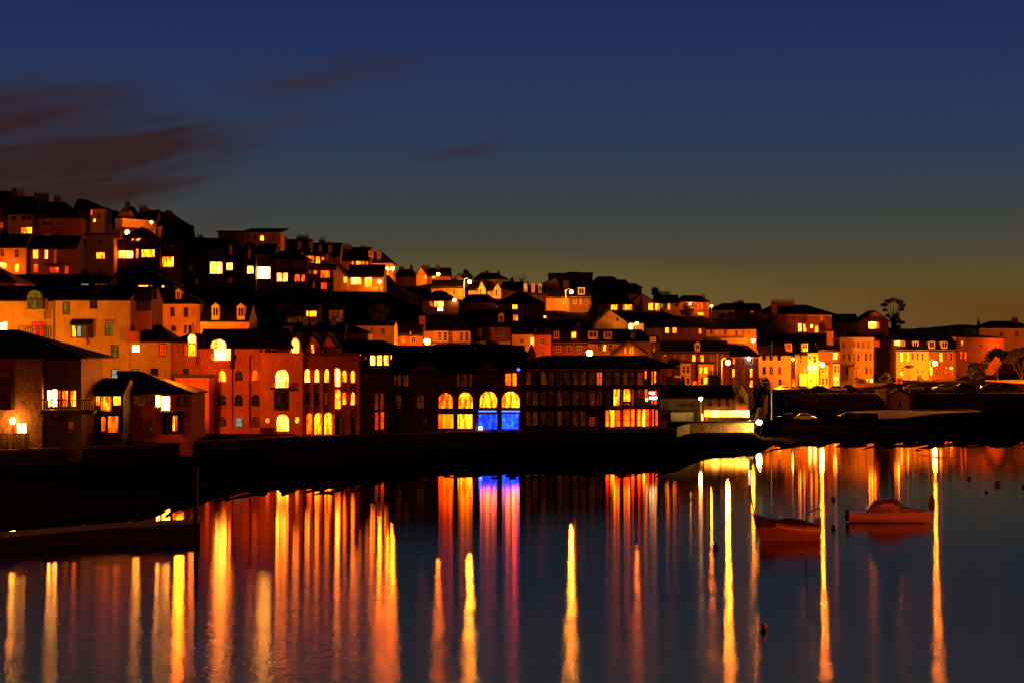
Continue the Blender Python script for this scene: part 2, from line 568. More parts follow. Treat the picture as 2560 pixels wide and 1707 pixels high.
        if sh != 's':
            for i in range(1, gx):
                u = u0 + (u1 - u0) * i / gx
                hi = z1 - fw if sh == 'r' else z1 - fw - (abs(u - cu) / ((u1 - u0) / 2)) ** 2 * (u1 - u0) * .5
                box(bm, (u - b, f0 + .01, z0 + fw), (u + b, f1, max(hi, z0 + fw + .1)))
            for i in range(1, gy):
                z = z0 + (z1 - z0) * i / gy
                box(bm, (u0 + fw, f0 + .015, z - b), (u1 - fw, f1 - .002, z + b))
        w = s.part('window', bm, paint() if frame == 'white' else black())
        bm = bmesh.new()
        bm.faces.new([bm.verts.new((cu + (u - cu) * 1.01, v - .005, cz + (z - cz) * 1.01)) for u, z in pol])
        for p in bm.verts:
            p.co = s.W(*p.co)
        obj('pane', bm, pane_mat(st), w)
    def chim(s, c, items, v=4.0, mat='brick'):
        """Chimney stacks: (x0, x1, y top of the pots, y base, pots)."""
        for x0, x1, yt, yb, n in items:
            u0, zt = s.uz(c, x0, yt, v); u1, zb = s.uz(c, x1, yb, v)
            bm = bmesh.new()
            ph = min(.75, (zt - zb) * .4)
            box(bm, (u0, v - .4, zb - 1.2), (u1, v + .4, zt - ph - .24))
            box(bm, (u0 - .09, v - .49, zt - ph - .24), (u1 + .09, v + .49, zt - ph))
            for i in range(n):
                u = u0 + (u1 - u0) * (i + .5) / n
                r = min(.17, (u1 - u0) / n * .36)
                tube(bm, (u, v, zt - ph), (u, v, zt - random.random() * .18), r, r * .8, 7)
            s.part('chimney', bm, WALL[mat]())
        return s
    def dorm(s, c, items, v=.9, wall='white', roof='gable'):
        """Dormers: (x0, y0, x1, y1, pane style): the lit or dark front between those corners."""
        for it in items:
            x0, y0, x1, y1, st = it[:5]
            sh = it[5] if len(it) > 5 else 'r'
            u0, z1 = s.uz(c, x0, y0, v); u1, z0 = s.uz(c, x1, y1, v)
            m = .16
            bm = bmesh.new()
            box(bm, (u0 - m, v, z0 - .5), (u1 + m, v + 2.6, z1 + .12))
            a = u1 - u0 + 2 * m
            if roof == 'gable':
                q = [bm.verts.new(p) for p in ((u0 - m - .12, v - .15, z1 + .12), (u1 + m + .12, v - .15, z1 + .12), ((u0 + u1) / 2, v - .15, z1 + .12 + a * .5))]
                r = [bm.verts.new(p.co + Vector((0, 2.7, 0))) for p in q]
                bm.faces.new(q)
                for i in range(3):
                    j = (i + 1) % 3
                    bm.faces.new((q[j], q[i], r[i], r[j])).material_index = 0 if i == 0 else 1
            else:
                box(bm, (u0 - m - .1, v - .2, z1 + .125), (u1 + m + .1, v + 2.7, z1 + .3), 1)
            d = s.part('dormer', bm, [WALL[wall](), slate()])
            bm = bmesh.new()
            pol = shape_poly(sh, u0, u1, z0, z1)
            f = bm.faces.new([bm.verts.new((u, v - .03, z)) for u, z in pol])
            for p in bm.verts:
                p.co = s.W(*p.co)
            obj('pane', bm, pane_mat(st), d)
            bm = bmesh.new()
            cu = (u0 + u1) / 2
            for u in (u0, u1, cu):
                box(bm, (u - .04, v - .07, z0), (u + .04, v - .031, z1))
            box(bm, (u0, v - .075, z0 - .05), (u1, v - .031, z0 + .04))
            if sh == 'r':
                box(bm, (u0, v - .072, z1 - .04), (u1, v - .031, z1 + .04))
            s_ = [s.W(*p.co) for p in bm.verts]
            for p, w in zip(bm.verts, s_):
                p.co = w
            obj('window_frame', bm, paint(), d)
        return s
    def slab(s, name, c, x0, y0, x1, y1, v0, v1, mat):
        """A plain box part from v0 to v1 metres behind the current facade plane."""
        u0, za = s.uz(c, x0, y0); u1, zb = s.uz(c, x1, y1)
        bm = bmesh.new()
        box(bm, (u0, v0, min(za, zb)), (u1, v1, max(za, zb)))
        return s.part(name, bm, mat)
    def rail(s, c, x0, y0, x1, y1, v, n, name='railing', mat=None):
        u0, za = s.uz(c, x0, y0); u1, zb = s.uz(c, x1, y1)
        bm = bmesh.new()
        for i in range(n + 1):
            u = u0 + (u1 - u0) * i / n
            r = .035 if i % 4 else .055
            box(bm, (u - r, v - r, zb), (u + r, v + r, za))
        box(bm, (u0, v - .06, za), (u1, v + .06, za + .09))
        box(bm, (u0, v - .05, zb - .09), (u1, v + .05, zb))
        return s.part(name, bm, mat or black())
    def aerial(s, c, x, yt, yb, v=4.0):
        u, zt = s.uz(c, x, yt, v); _, zb = s.uz(c, x, yb, v)
        bm = bmesh.new()
        tube(bm, (u, v, zb - 1), (u, v, zt), .03, .02, 5)
        for k, w in ((0.1, .9), (.35, .7), (.6, .5)):
            tube(bm, (u - w / 2, v, zt - k), (u + w / 2, v, zt - k), .015, n=4)
        return s.part('aerial', bm, black())
# ------------------------------------------------------------------ the setting's ground lines
QP = [(-600, 190), (-300, 196), (0, 203), (250, 211), (480, 222), (700, 234), (1000, 246), (1400, 256), (1690, 263), (1722, 280), (1900, 282), (1915, 402), (3200, 402)]
SP = [(-600, 1420), (-200, 1405), (0, 1394), (150, 1381), (280, 1352), (380, 1322), (460, 1294), (540, 1268), (600, 1256), (700, 1248), (850, 1242), (1000, 1215), (1100, 1205), (1300, 1203), (1640, 1199), (1700, 1187),
      (1740, 1166), (1780, 1152), (1900, 1142), (2100, 1136), (2560, 1130), (3200, 1126)]
def q_depth(px):
    return float(np.interp(px, [a for a, _ in QP], [b for _, b in QP]))
def s_depth(px):
    return F * H / (float(np.interp(px, [a for a, _ in SP], [b for _, b in SP])) - CY)

# ------------------------------------------------------------------ hillside houses, top of the hill (crop A)
T = 'terraced_house'
h = House(T, 'brick end terrace house on the hilltop, cut by the picture edge, one red window', group='terrace on top of the hill')
h.block('A', -110, 80, 345, 600, 432, wall='brick', roof=('gable', 172), wins=[(2, 515, 35, 590, 'r'), (5, 370, 35, 430, 'd')])
h.chim('A', [(140, 188, 128, 180, 1)], mat='dark').chim('A', [(200, 274, 130, 238, 5)], mat='cream')
h = House(T, 'white hilltop terrace house with a wide lit window under two dark ones', group='terrace on top of the hill')
h.block('A', 84, 408, 412, 650, 431, wall='cream', roof=('gable', 232), wins=[(122, 440, 182, 500, 'd'), (235, 438, 355, 500, 'd', 'r', 4, 1), (232, 575, 360, 646, 'y', 'r', 4, 2), (110, 570, 195, 645, 'q', 'r', 1, 1)])
h.chim('A', [(385, 545, 178, 240, 4)], mat='dark')
h = House(T, 'dim red brick house with a hipped slate roof ending the hilltop terrace', group='terrace on top of the hill')
h.block('A', 412, 920, 474, 690, 430, wall='brick', roof=('hip', 290, 470, 720), wins=[(455, 500, 580, 570, 'd', 'r', 4, 1), (615, 500, 678, 560, 'd'), (485, 645, 580, 684, 'p', 'r', 3, 1), (612, 625, 685, 684, 'd'), (825, 530, 848, 605, 'd', 'r', 1, 2), (874, 660, 892, 686, 'o', 'r', 1, 1)])
h.chim('A', [(605, 678, 210, 300, 3)], mat='dark')
h = House('house', 'small pale hipped house peeping over the hilltop beside rows of chimney pots')
h.block('A', 845, 1010, 400, 520, 447, wall='dark')
h.block('A', 1012, 1172, 372, 520, 446, wall='white', wins=[(1095, 415, 1127, 482, 'd'), (1043, 478, 1073, 518, 'y', 'r', 1, 1), (1017, 388, 1032, 440, 'o', 'r', 1, 1)])
h.frame('A', 845, 1172, 446.5)
h.roof('A', ('hip', 262, 868, 960), h.uz('A', 1012, 374)[1], 8, .4, slate())
h.chim('A', [(1045, 1095, 325, 372, 4), (1110, 1165, 342, 385, 5)], mat='dark')
h = House(T, 'dark terrace seen as rows of chimney pots beside the long pale terrace')
h.block('A', 1175, 1320, 455, 560, 462, wall='dark', roof=('gable', 408))
h.chim('A', [(1185, 1240, 352, 415, 5), (1250, 1312, 375, 425, 6)], mat='dark')
h = House(T, 'long pale terrace with a glowing gable and many chimneys beneath the dark cloud')
h.block('A', 1288, 1535, 470, 590, 446, wall='white', roof=('front', 1425, 337), oh=.15)
h.block('A', 1540, 1745, 500, 600, 440, wall='white', roof=('gable', 385), wins=[(1640, 520, 1665, 560, 'd', 'r', 1, 2)])
h.chim('A', [(1404, 1450, 270, 345, 3), (1560, 1640, 320, 392, 7), (1648, 1680, 355, 398, 3)], mat='dark')
h.block('A', 1747, 2165, 562, 690, (442, 452), wall='cream', roof=('hip', 428, 1700, 1950), wins=[(1880, 565, 1892, 600, 'd', 'r', 1, 1), (1905, 568, 1920, 605, 'd', 'r', 1, 1), (1955, 572, 1985, 612, 'd'), (2055, 590, 2078, 665, 'd'), (2112, 595, 2136, 670, 'd')])
h.chim('A', [(1750, 1790, 365, 440, 3), (1800, 1830, 395, 445, 3), (1848, 1925, 378, 455, 8)], mat='dark').aerial('A', 1932, 365, 450)
h.slab('extension', 'A', 1290, 478, 1640, 600, -2.2, -.05, WALL['white']())
h = House('house', 'dark gabled brick house with blazing picture windows under the hilltop lamps')
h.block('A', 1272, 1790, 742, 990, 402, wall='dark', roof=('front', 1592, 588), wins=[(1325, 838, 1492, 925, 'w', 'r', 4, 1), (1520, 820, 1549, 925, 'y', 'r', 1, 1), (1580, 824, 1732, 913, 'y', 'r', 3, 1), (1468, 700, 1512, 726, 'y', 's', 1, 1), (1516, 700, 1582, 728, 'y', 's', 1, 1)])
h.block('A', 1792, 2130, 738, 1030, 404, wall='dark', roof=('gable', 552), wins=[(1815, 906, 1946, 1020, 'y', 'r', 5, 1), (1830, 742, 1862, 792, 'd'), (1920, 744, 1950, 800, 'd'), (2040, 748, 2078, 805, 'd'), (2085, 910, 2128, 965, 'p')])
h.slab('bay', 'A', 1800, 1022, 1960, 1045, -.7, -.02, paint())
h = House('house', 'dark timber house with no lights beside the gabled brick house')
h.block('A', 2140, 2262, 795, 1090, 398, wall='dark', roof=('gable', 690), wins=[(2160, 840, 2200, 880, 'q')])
w_ = House('retaining_wall', 'high rubble retaining wall under the gabled brick house', 'wall')
w_.block('A', 1880, 2235, 1040, 1290, 392, 1.2, wall='stone')
h = House('house', 'tall pale flat-roofed house standing like a tower above the white villa')
h.block('A', 972, 1272, 662, 1130, 398, wall='cream', roof=('flat',), oh=.55, wins=[(1095, 718, 1142, 768, 'd'), (1075, 856, 1174, 930, 'y', 'r', 4, 1), (1100, 1030, 1150, 1082, 'd')])
h.slab('roof_room', 'A', 1240, 596, 1338, 700, .6, 3.5, WALL['cream']())
h.slab('side_wall', 'A', 870, 840, 968, 885, .8, 2.0, WALL['white']())
h = House(T, 'low terrace half in darkness with a pale end bay lit at the picture edge', group='terrace below the hilltop')
h.block('A', -150, 290, 788, 1095, 376, wall='cream', roof=('gable', 655), wins=[(2, 815, 45, 902, 'd'), (22, 975, 78, 1040, 'y', 'r', 1, 1), (160, 822, 212, 920, 'd'), (162, 982, 216, 1080, 'y')])
h = House(T, 'dark brick terrace below the hilltop with a porch and narrow lit windows', group='terrace below the hilltop')
h.block('A', 293, 864, 800, 1095, 377, wall='brick', roof=('gable', 668), wins=[(365, 826, 429, 930, 'y'), (365, 990, 427, 1082, 'o'), (497, 832, 536, 932, 'w', 'r', 1, 1), (568, 850, 602, 930, 'd'), (550, 1022, 656, 1086, 'o', 'r', 4, 1), (720, 865, 767, 950, 'd'), (722, 1010, 772, 1100, 'r', 'r', 3, 3)])
h.slab('porch', 'A', 500, 985, 665, 1002, -1.1, -.02, slate())
h.slab('pilaster', 'A', 604, 830, 634, 985, -.12, -.01, WALL['white']())

# roofs between the hilltop and the white villa (crops A and B)
h = House('house', 'low dark house with one small pale window strip just above the villa roof')
h.block('A', 850, 1230, 1190, 1260, 300, 7, wall='dark', roof=('gable', 1120), wins=[(905, 1206, 995, 1242, 'c', 'r', 2, 1), (1060, 1195, 1200, 1230, 'p', 'r', 3, 1)])
h = House('house', 'dark hipped house with a row of four tiny bright windows above the villa roof')
h.block('A', 1290, 1950, 1222, 1300, 312, 9, wall='dark', roof=('hip', 1040, 1420, 1650), wins=[(1545, 1224, 1656, 1254, 'w', 'r', 4, 1), (1810, 1228, 1840, 1252, 'y', 'r', 1, 1)])
h = House('house', 'squat terracotta tower with a pyramid roof at the picture edge above the villa')
h.block('B', -130, 168, 132, 320, 272, 11, wall='pink', roof=('hip', -40, 0, 12), wins=[(80, 112, 126, 130, 'd', 'r', 2, 1)], roofmat=tile())

# ------------------------------------------------------------------ the white villa (crop B)
h = House('villa', 'large white rendered villa with a glass bay, arched dormer and many plain windows')
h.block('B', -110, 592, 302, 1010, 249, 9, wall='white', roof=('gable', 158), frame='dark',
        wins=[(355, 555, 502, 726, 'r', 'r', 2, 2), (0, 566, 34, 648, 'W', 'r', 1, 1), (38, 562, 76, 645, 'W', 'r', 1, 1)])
h.slab('bay', 'B', 305, 424, 510, 530, -1.0, -.02, WALL['white']())
h.rail('B', 240, 612, 596, 735, -1.3, 14)
b_ = h
h.block('B', 302, 510, 300, 425, 247.6, 3.0, wall='white', frame='dark', ext=.1, wins=[(308, 300, 474, 420, 'g', 'r', 3, 1), (480, 300, 505, 420, 'd', 'r', 1, 1)])
h.frame('B', 298, 476, 247.5)
bm = bmesh.new()
u0, z0 = h.uz('B', 300, 300); u1, z1 = h.uz('B', 476, 186)
pol = shape_poly('a', u0, u1, z0, z0 + (u1 - u0) * .56)
fr = [bm.verts.new((u, .0, z)) for u, z in pol]; bk = [bm.verts.new((u, 4.5, z)) for u, z in pol]
bm.faces.new(fr)
for i in range(len(fr)):
    j = (i + 1) % len(fr)
    bm.faces.new((fr[j], fr[i], bk[i], bk[j])).material_index = 1
h.part('dormer', bm, [WALL['white'](), slate()])
h.window(pol, 'g', 'a', 3, 2, u0, u1, z0, z0 + (u1 - u0) * .56, -.02, 'dark')
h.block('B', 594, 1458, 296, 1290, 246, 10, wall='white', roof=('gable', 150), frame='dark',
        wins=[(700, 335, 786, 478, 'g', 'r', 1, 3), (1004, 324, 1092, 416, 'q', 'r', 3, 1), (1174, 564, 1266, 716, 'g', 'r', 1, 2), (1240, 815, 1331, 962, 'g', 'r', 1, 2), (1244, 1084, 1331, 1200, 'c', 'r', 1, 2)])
h.slab('downpipe', 'B', 601, 300, 610, 830, -.12, -.01, black())
h.slab('canopy', 'B', 1160, 553, 1278, 561, -.5, -.01, paint())
# projecting glass bay with a sloping roof
g_ = h
h.slab('bay_base', 'B', 795, 735, 985, 812, -1.0, -.02, WALL['white']())
h.block('B', 793, 1016, 592, 737, 244.8, 1.15, wall='timber', frame='dark', ext=.02, t=.06, roof=('mono', 545), oh=.12, wins=[(800, 600, 852, 728, 'y', 'r', 1, 1), (860, 602, 912, 728, 'c', 'r', 1, 1), (918, 602, 966, 728, 'g', 'r', 2, 1), (984, 602, 1008, 728, 'd', 'r', 1, 1)])
h.block('B', 1460, 1700, 302, 900, 248.5, 8, wall='pink', roof=('gable', 165), frame='dark', wins=[(1530, 300, 1578, 436, 'd', 'r', 1, 1), (1584, 300, 1690, 436, 'd', 'r', 3, 1)])
h.slab('dormer', 'B', 1522, 195, 1700, 298, -.3, 3.5, slate())
h.block('B', 1460, 1914, 786, 1290, 245.4, 9, wall='white', roof=('hip', 592, 1690, 1800), frame='dark',
        wins=[(1474, 815, 1562, 902, 'W', 'r', 1, 1), (1780, 802, 1866, 945, 'r', 'r', 3, 3), (1684, 1075, 1772, 1178, 'd', 'r', 1, 2), (1470, 1080, 1556, 1125, 'g', 'r', 1, 1)])
h.slab('balcony', 'B', 1425, 665, 1576, 790, -1.2, -.02, WALL['pink']())
h.block('B', 1917, 2236, 770, 1290, (245.8, 244), 8, wall='pink', roof=('gable', 690), frame='dark', wins=[(2045, 802, 2092, 940, 'r', 'r', 2, 1), (2050, 1075, 2117, 1168, 'd', 'r', 1, 2)])
h.block('B', 2100, 2200, 800, 945, 243.4, 2.0, wall='pink', frame='dark', ext=1.2, wins=[(2106, 806, 2195, 940, 'y', 'r', 4, 1)])
u0, z0 = h.uz('B', 2102, 799); u1, _ = h.uz('B', 2198, 799)
pol = shape_poly('a', u0, u1, z0, z0 + 1.15)
bm = bmesh.new()
fr = [bm.verts.new((u, .0, z)) for u, z in pol]; bk = [bm.verts.new((u, 3.5, z)) for u, z in pol]
bm.faces.new(fr)
for i in range(len(fr)):
    j = (i + 1) % len(fr)
    bm.faces.new((fr[j], fr[i], bk[i], bk[j])).material_index = 1
h.part('dormer', bm, [WALL['pink'](), slate()])
h.window(pol, 'w', 'a', 2, 1, u0, u1, z0, z0 + 1.15, -.02, 'dark')
h = House('house', 'cream house behind the white villa with glazed arches and small dormers')
h.block('B', 1742, 2240, 360, 730, 287, 9, wall='cream', roof=('hip', 190, 1700, 2020), frame='dark',
        wins=[(1770, 385, 1800, 512, 'w', 'r', 1, 1), (1908, 395, 1957, 502, 'd', 'r', 2, 4), (2056, 398, 2109, 508, 'd', 'r', 2, 4), (1914, 598, 1968, 664, 'q', 'a'), (1790, 570, 1828, 612, 'y', 'a', 1, 1)], fascia=True)
h.slab('bay', 'B', 2045, 565, 2160, 585, -.7, -.02, paint())
h.block('B', 2050, 2156, 585, 700, 286.2, .8, wall='cream', frame='dark', ext=.5, wins=[(2060, 592, 2092, 690, 'd', 'a', 1, 1), (2108, 592, 2148, 690, 'q', 'a', 1, 1)])
h.frame('B', 1742, 2240, 287)
h.dorm('B', [(1980, 225, 2018, 300, 'q'), (1664, 196, 1722, 280, 'q')], v=1.0)

# ------------------------------------------------------------------ waterfront, balcony block (crop C)
h = House('apartment_building', 'stone waterfront block with a railed balcony and blazing vertical windows under a slate roof')
h.block('C', -90, 470, 68, 1085, 206, 11, wall='stone', frame='dark', wins=[(30, 545, 72, 650, 'q', 'r', 1, 1), (108, 480, 136, 620, 'p', 'r', 1, 1), (128, 800, 172, 908, 'o', 'r', 2, 1), (186, 792, 236, 906, 'W', 'r', 1, 1), (243, 790, 296, 906, 'W', 'r', 1, 1)])
h.slab('stair_tower', 'C', -90, 300, 164, 640, -1.5, -.02, WALL['dark']())
h.block('C', 472, 910, 76, 1085, 207, 11, wall='timber', frame='dark',
        wins=[(528, 424, 572, 612, 'W', 'r', 1, 1), (582, 414, 640, 614, 'W', 'r', 2, 1), (650, 426, 676, 614, 'o', 'r', 2, 1), (690, 424, 764, 614, 'y', 'r', 3, 1), (780, 424, 852, 614, 'y', 'r', 3, 1), (756, 770, 832, 870, 'p', 'r', 1, 1), (985, 760, 1000, 790, 'o', 'r', 1, 1)][:6])
h.frame('C', -60, 912, 206.5)
h.roof('C', ('hip', -250, -10, 205), h.uz('C', 0, 72)[1], 13, .7, slate())
h.frame('C', 510, 1088, 206)
h.slab('balcony', 'C', 508, 640, 1088, 690, -1.9, -.05, WALL['timber']())
h.rail('C', 512, 535, 1086, 668, -1.8, 30, 'railing')
h.frame('C', -60, 380, 206)
h.rail('C', -60, 908, 380, 1060, -2.2, 26, 'railing')
u, z = h.uz('C', 142, 770, -1.0)
bm = bmesh.new()
ball(bm, h.W(u, -1.0, z), .3, (1, 1, 1.1))
obj('wall_lamp', bm, steady('wall_lamp_hot', (1, .36, .04), 260), h.root)
h = House('apartment_building', 'small link block between balcony and hipped house with slatted orange windows and a bay')
h.block('C', 915, 1380, 462, 965, 214, 9, wall='timber', frame='dark', roof=('gable', 290),
        wins=[(1068, 486, 1116, 602, 'y', 'r', 2, 1), (1120, 486, 1243, 656, 'y', 'r', 4, 1), (1258, 486, 1356, 602, 'y', 'r', 4, 1), (1128, 712, 1186, 888, 'o', 'a', 1, 1), (1198, 708, 1328, 906, 'o', 'r', 3, 1)])
h.slab('wall', 'C', 1130, 905, 1380, 968, -1.0, -.02, WALL['dark']())
h = House('house', 'dim cream waterfront house with a hipped roof and a blazing white corner window')
h.block('C', 1384, 2140, 468, 968, 219, 10, wall='pink', frame='dark', roof=('hip', 208, 1300, 1560),
        wins=[(1490, 486, 1745, 612, 'q', 'r', 5, 1), (1746, 486, 1795, 608, 'W', 'r', 1, 1), (1800, 486, 1906, 656, 'W', 'r', 4, 1), (1978, 486, 2130, 612, 'q', 'r', 4, 1), (1660, 738, 1712, 884, 'q', 'r', 1, 2), (1560, 760, 1590, 830, 'd', 'r', 1, 1)])
h.block('C', 1815, 2008, 690, 905, 217.6, 1.3, wall='timber', frame='dark', ext=.1, t=.06, roof=('mono', 680), wins=[(1820, 700, 1880, 890, 'd', 'r', 1, 1), (1932, 710, 1958, 880, 'y', 'r', 1, 1), (1960, 710, 1988, 880, 'o', 'r', 1, 1)])

# ------------------------------------------------------------------ arched orange block (crop E)
h = House('apartment_building', 'big ochre waterfront block with tall blind arches and rows of lit arched windows')
h.block('E', -190, 190, 735, 1345, 236, 8, wall='pink', frame='dark', roof=('parapet',), wins=[(88, 905, 124, 1040, 'q', 'r', 1, 1), (64, 1145, 130, 1340, 'r', 'r', 2, 1)], roofmat=WALL['dark']())
h.block('E', 86, 758, 412, 1345, 240, 12, wall='pink', frame='dark',
        niches=[(88, 480, 190, 728, 'a'), (258, 640, 384, 1275, 'l'), (447, 468, 570, 1290, 'a'), (640, 468, 756, 1290, 'a')],
        wins=[(290, 648, 376, 780, 'y', 'l', 1, 2), (474, 652, 562, 772, 'q', 'a'), (662, 645, 750, 770, 'o', 'a', 1, 2), (284, 922, 381, 1046, 'd', 'a'), (468, 920, 566, 1050, 'd', 'a'), (662, 920, 752, 1050, 'd', 'a'),
              (288, 1172, 380, 1275, 'q', 'a'), (482, 1172, 570, 1286, 'c', 'a', 1, 2), (662, 1170, 752, 1280, 'p', 'a'), (820, 420, 850, 478, 'd', 'r', 1, 1)])
h.slab('bay', 'E', 195, 540, 437, 632, -1.0, -.02, WALL['pink']())
h.block('E', 197, 437, 408, 541, 239, 2.5, wall='pink', frame='dark', ext=.05, wins=[(203, 414, 246, 538, 'o', 'r', 1, 1), (250, 414, 390, 538, 'W', 'r', 3, 1), (396, 414, 430, 538, 'w', 'r', 1, 1)])
u0, z0 = h.uz('E', 203, 408); u1, _ = h.uz('E', 386, 408)
pol = shape_poly('a', u0, u1, z0, z0 + 1.12)
bm = bmesh.new()
fr = [bm.verts.new((u, .0, z)) for u, z in pol]; bk = [bm.verts.new((u, 4.5, z)) for u, z in pol]
bm.faces.new(fr)
for i in range(len(fr)):
    j = (i + 1) % len(fr)
    bm.faces.new((fr[j], fr[i], bk[i], bk[j])).material_index = 1
h.part('dormer', bm, [WALL['pink'](), slate()])
h.window(pol, 'w', 'a', 2, 2, u0, u1, z0, z0 + 1.12, -.02, 'dark')
h.block('E', 760, 1100, 408, 600, 240.4, 11, wall='pink', frame='dark', wins=[(815, 415, 830, 476, 'd', 'r', 1, 1), (855, 415, 868, 476, 'd', 'r', 1, 1), (905, 415, 926, 476, 'd', 'r', 1, 1)])
h.frame('E', 86, 1102, 240.4)
h.roof('E', ('hip', 188, 128, 1085), h.uz('E', 90, 410)[1], 12, .35, slate())
h.block('E', 762, 1240, 492, 1345, 237.4, 10, wall='pink', frame='dark', roof=('parapet',), roofmat=WALL['pink'](),
        wins=[(930, 636, 1086, 850, 'w', 'a', 2, 2), (915, 884, 1090, 1100, 'q', 'r', 4, 1), (940, 1136, 1090, 1338, 'w', 'a', 2, 1), (810, 1174, 876, 1246, 'o', 'c', 1, 1), (1143, 1164, 1208, 1248, 'y', 'c', 1, 1)])
h.slab('balcony', 'E', 888, 842, 1092, 866, -1.0, -.02, black())
h.rail('E', 890, 790, 1090, 845, -.95, 10)
h.slab('plinth', 'E', 770, 1290, 930, 1345, -.3, -.02, WALL['dark']())
for xs, xp, yp, wn in (((1082, 1232), 1163, 246, (1114, 294, 1206, 486, 'w', 'l', 2, 2)), ((1280, 1448), 1338, 246, (1334, 360, 1366, 486, 'y', 'l', 1, 2)), ((1452, 1622), 1510, 250, (1478, 375, 1512, 484, 'd', 'l', 1, 2))):
    h.block('E', xs[0], xs[1], 396, 500, 241.5, 7, wall='pink', frame='dark', roof=('front', xp, yp), oh=.12, ext=.2, wins=[wn])
h.block('E', 1242, 1872, 494, 1378, (237.6, 241), 11, wall='pink', frame='white', roof=('parapet',), roofmat=WALL['brick'](),
        wins=[(1262, 630, 1328, 788, 'w', 'l', 1, 2), (1372, 632, 1434, 790, 'w', 'l', 1, 2), (1482, 632, 1542, 790, 'w', 'l', 1, 2), (1580, 624, 1670, 838, 'w', 'a', 1, 2), (1686, 648, 1738, 785, 'y', 'l', 1, 2), (1780, 650, 1832, 792, 'y', 'l', 1, 2),
              (1262, 888, 1332, 1040, 'd', 'a', 1, 2), (1375, 885, 1434, 1040, 'd', 'a', 1, 2), (1484, 885, 1542, 1040, 'q', 'a', 1, 2), (1584, 856, 1674, 1086, 'y', 'a', 2, 2), (1686, 890, 1738, 1038, 'y', 'l', 1, 2), (1778, 890, 1832, 1042, 'y', 'l', 1, 2),
              (1278, 1126, 1362, 1368, 'o', 'a', 1, 1), (1370, 1122, 1470, 1372, 'y', 'a', 1, 1), (1480, 1118, 1580, 1370, 'y', 'a', 1, 1), (1600, 1150, 1662, 1370, 'd', 'a', 1, 1), (1680, 1160, 1722, 1370, 'q', 'a', 1, 1), (1786, 1160, 1832, 1370, 'd', 'a', 1, 1)])
for x in (1246, 1345, 1453, 1588, 1756, 1862):
    h.slab('pilaster', 'E', x, 640, x + 10, 1376, -.16, .6, WALL['pink']())
h = House('house', 'waterside house behind the ochre block with a band of blazing square windows')
h.block('F', -330, 560, 1098, 1300, 264, 10, wall='dark', frame='dark', roof=('hip', 942, -290, 250), oh=.7,
        wins=[(110, 1110, 172, 1228, 'w', 'r', 1, 1), (186, 1105, 249, 1228, 'w', 'r', 1, 1), (262, 1105, 326, 1228, 'w', 'r', 1, 1), (341, 1105, 408, 1228, 'w', 'r', 1, 1), (424, 1105, 548, 1228, 'o', 'r', 6, 1), (-50, 1078, 4, 1110, 'w', 'r', 1, 1), (40, 1120, 85, 1160, 'p', 'r', 1, 1)])
h = House('house', 'ochre house with a long low roof just behind the three pointed gables')
h.block('E', 1500, 1970, 238, 395, 276, 9, wall='pink', frame='white', roof=('hip', 112, 1180, 1700), wins=[(1828, 330, 1860, 392, 'd', 'r', 1, 2), (1875, 328, 1905, 392, 'd', 'r', 1, 2), (1925, 328, 1952, 392, 'd', 'r', 1, 2)])
h.slab('parapet', 'E', 1340, 238, 1492, 252, -2, -1.7, paint())
h = House('house', 'cream house with two small dark windows above the blazing band of windows')
h.block('E', 1800, 2268, 140, 400, 302, 9, wall='cream', frame='white', roof=('gable', 95), wins=[(2120, 180, 2162, 252, 'd'), (1993, 172, 2030, 215, 'd')], fascia=True)
h = House('house', 'dark roofed house with a big square pale chimney behind the ochre block')
h.block('E', 1000, 1700, 215, 330, 268, 9, wall='dark', roof=('gable', 118))
h.chim('E', [(1024, 1122, 108, 235, 0)], v=-1.5, mat='cream')
h.dorm('E', [(1257, 85, 1285, 112, 'd'), (1346, 85, 1378, 112, 'd'), (1570, 80, 1600, 108, 'd')], v=2.5)
h = House('house', 'dark slate roofed house with two white gabled dormers over a glowing wall')
h.block('D', 95, 640, 1160, 1330, 277, 9, wall='cream', roof=('gable', 975))
h.dorm('D', [(234, 1028, 294, 1122, 'q'), (517, 1030, 578, 1126, 'q')], v=-.1)
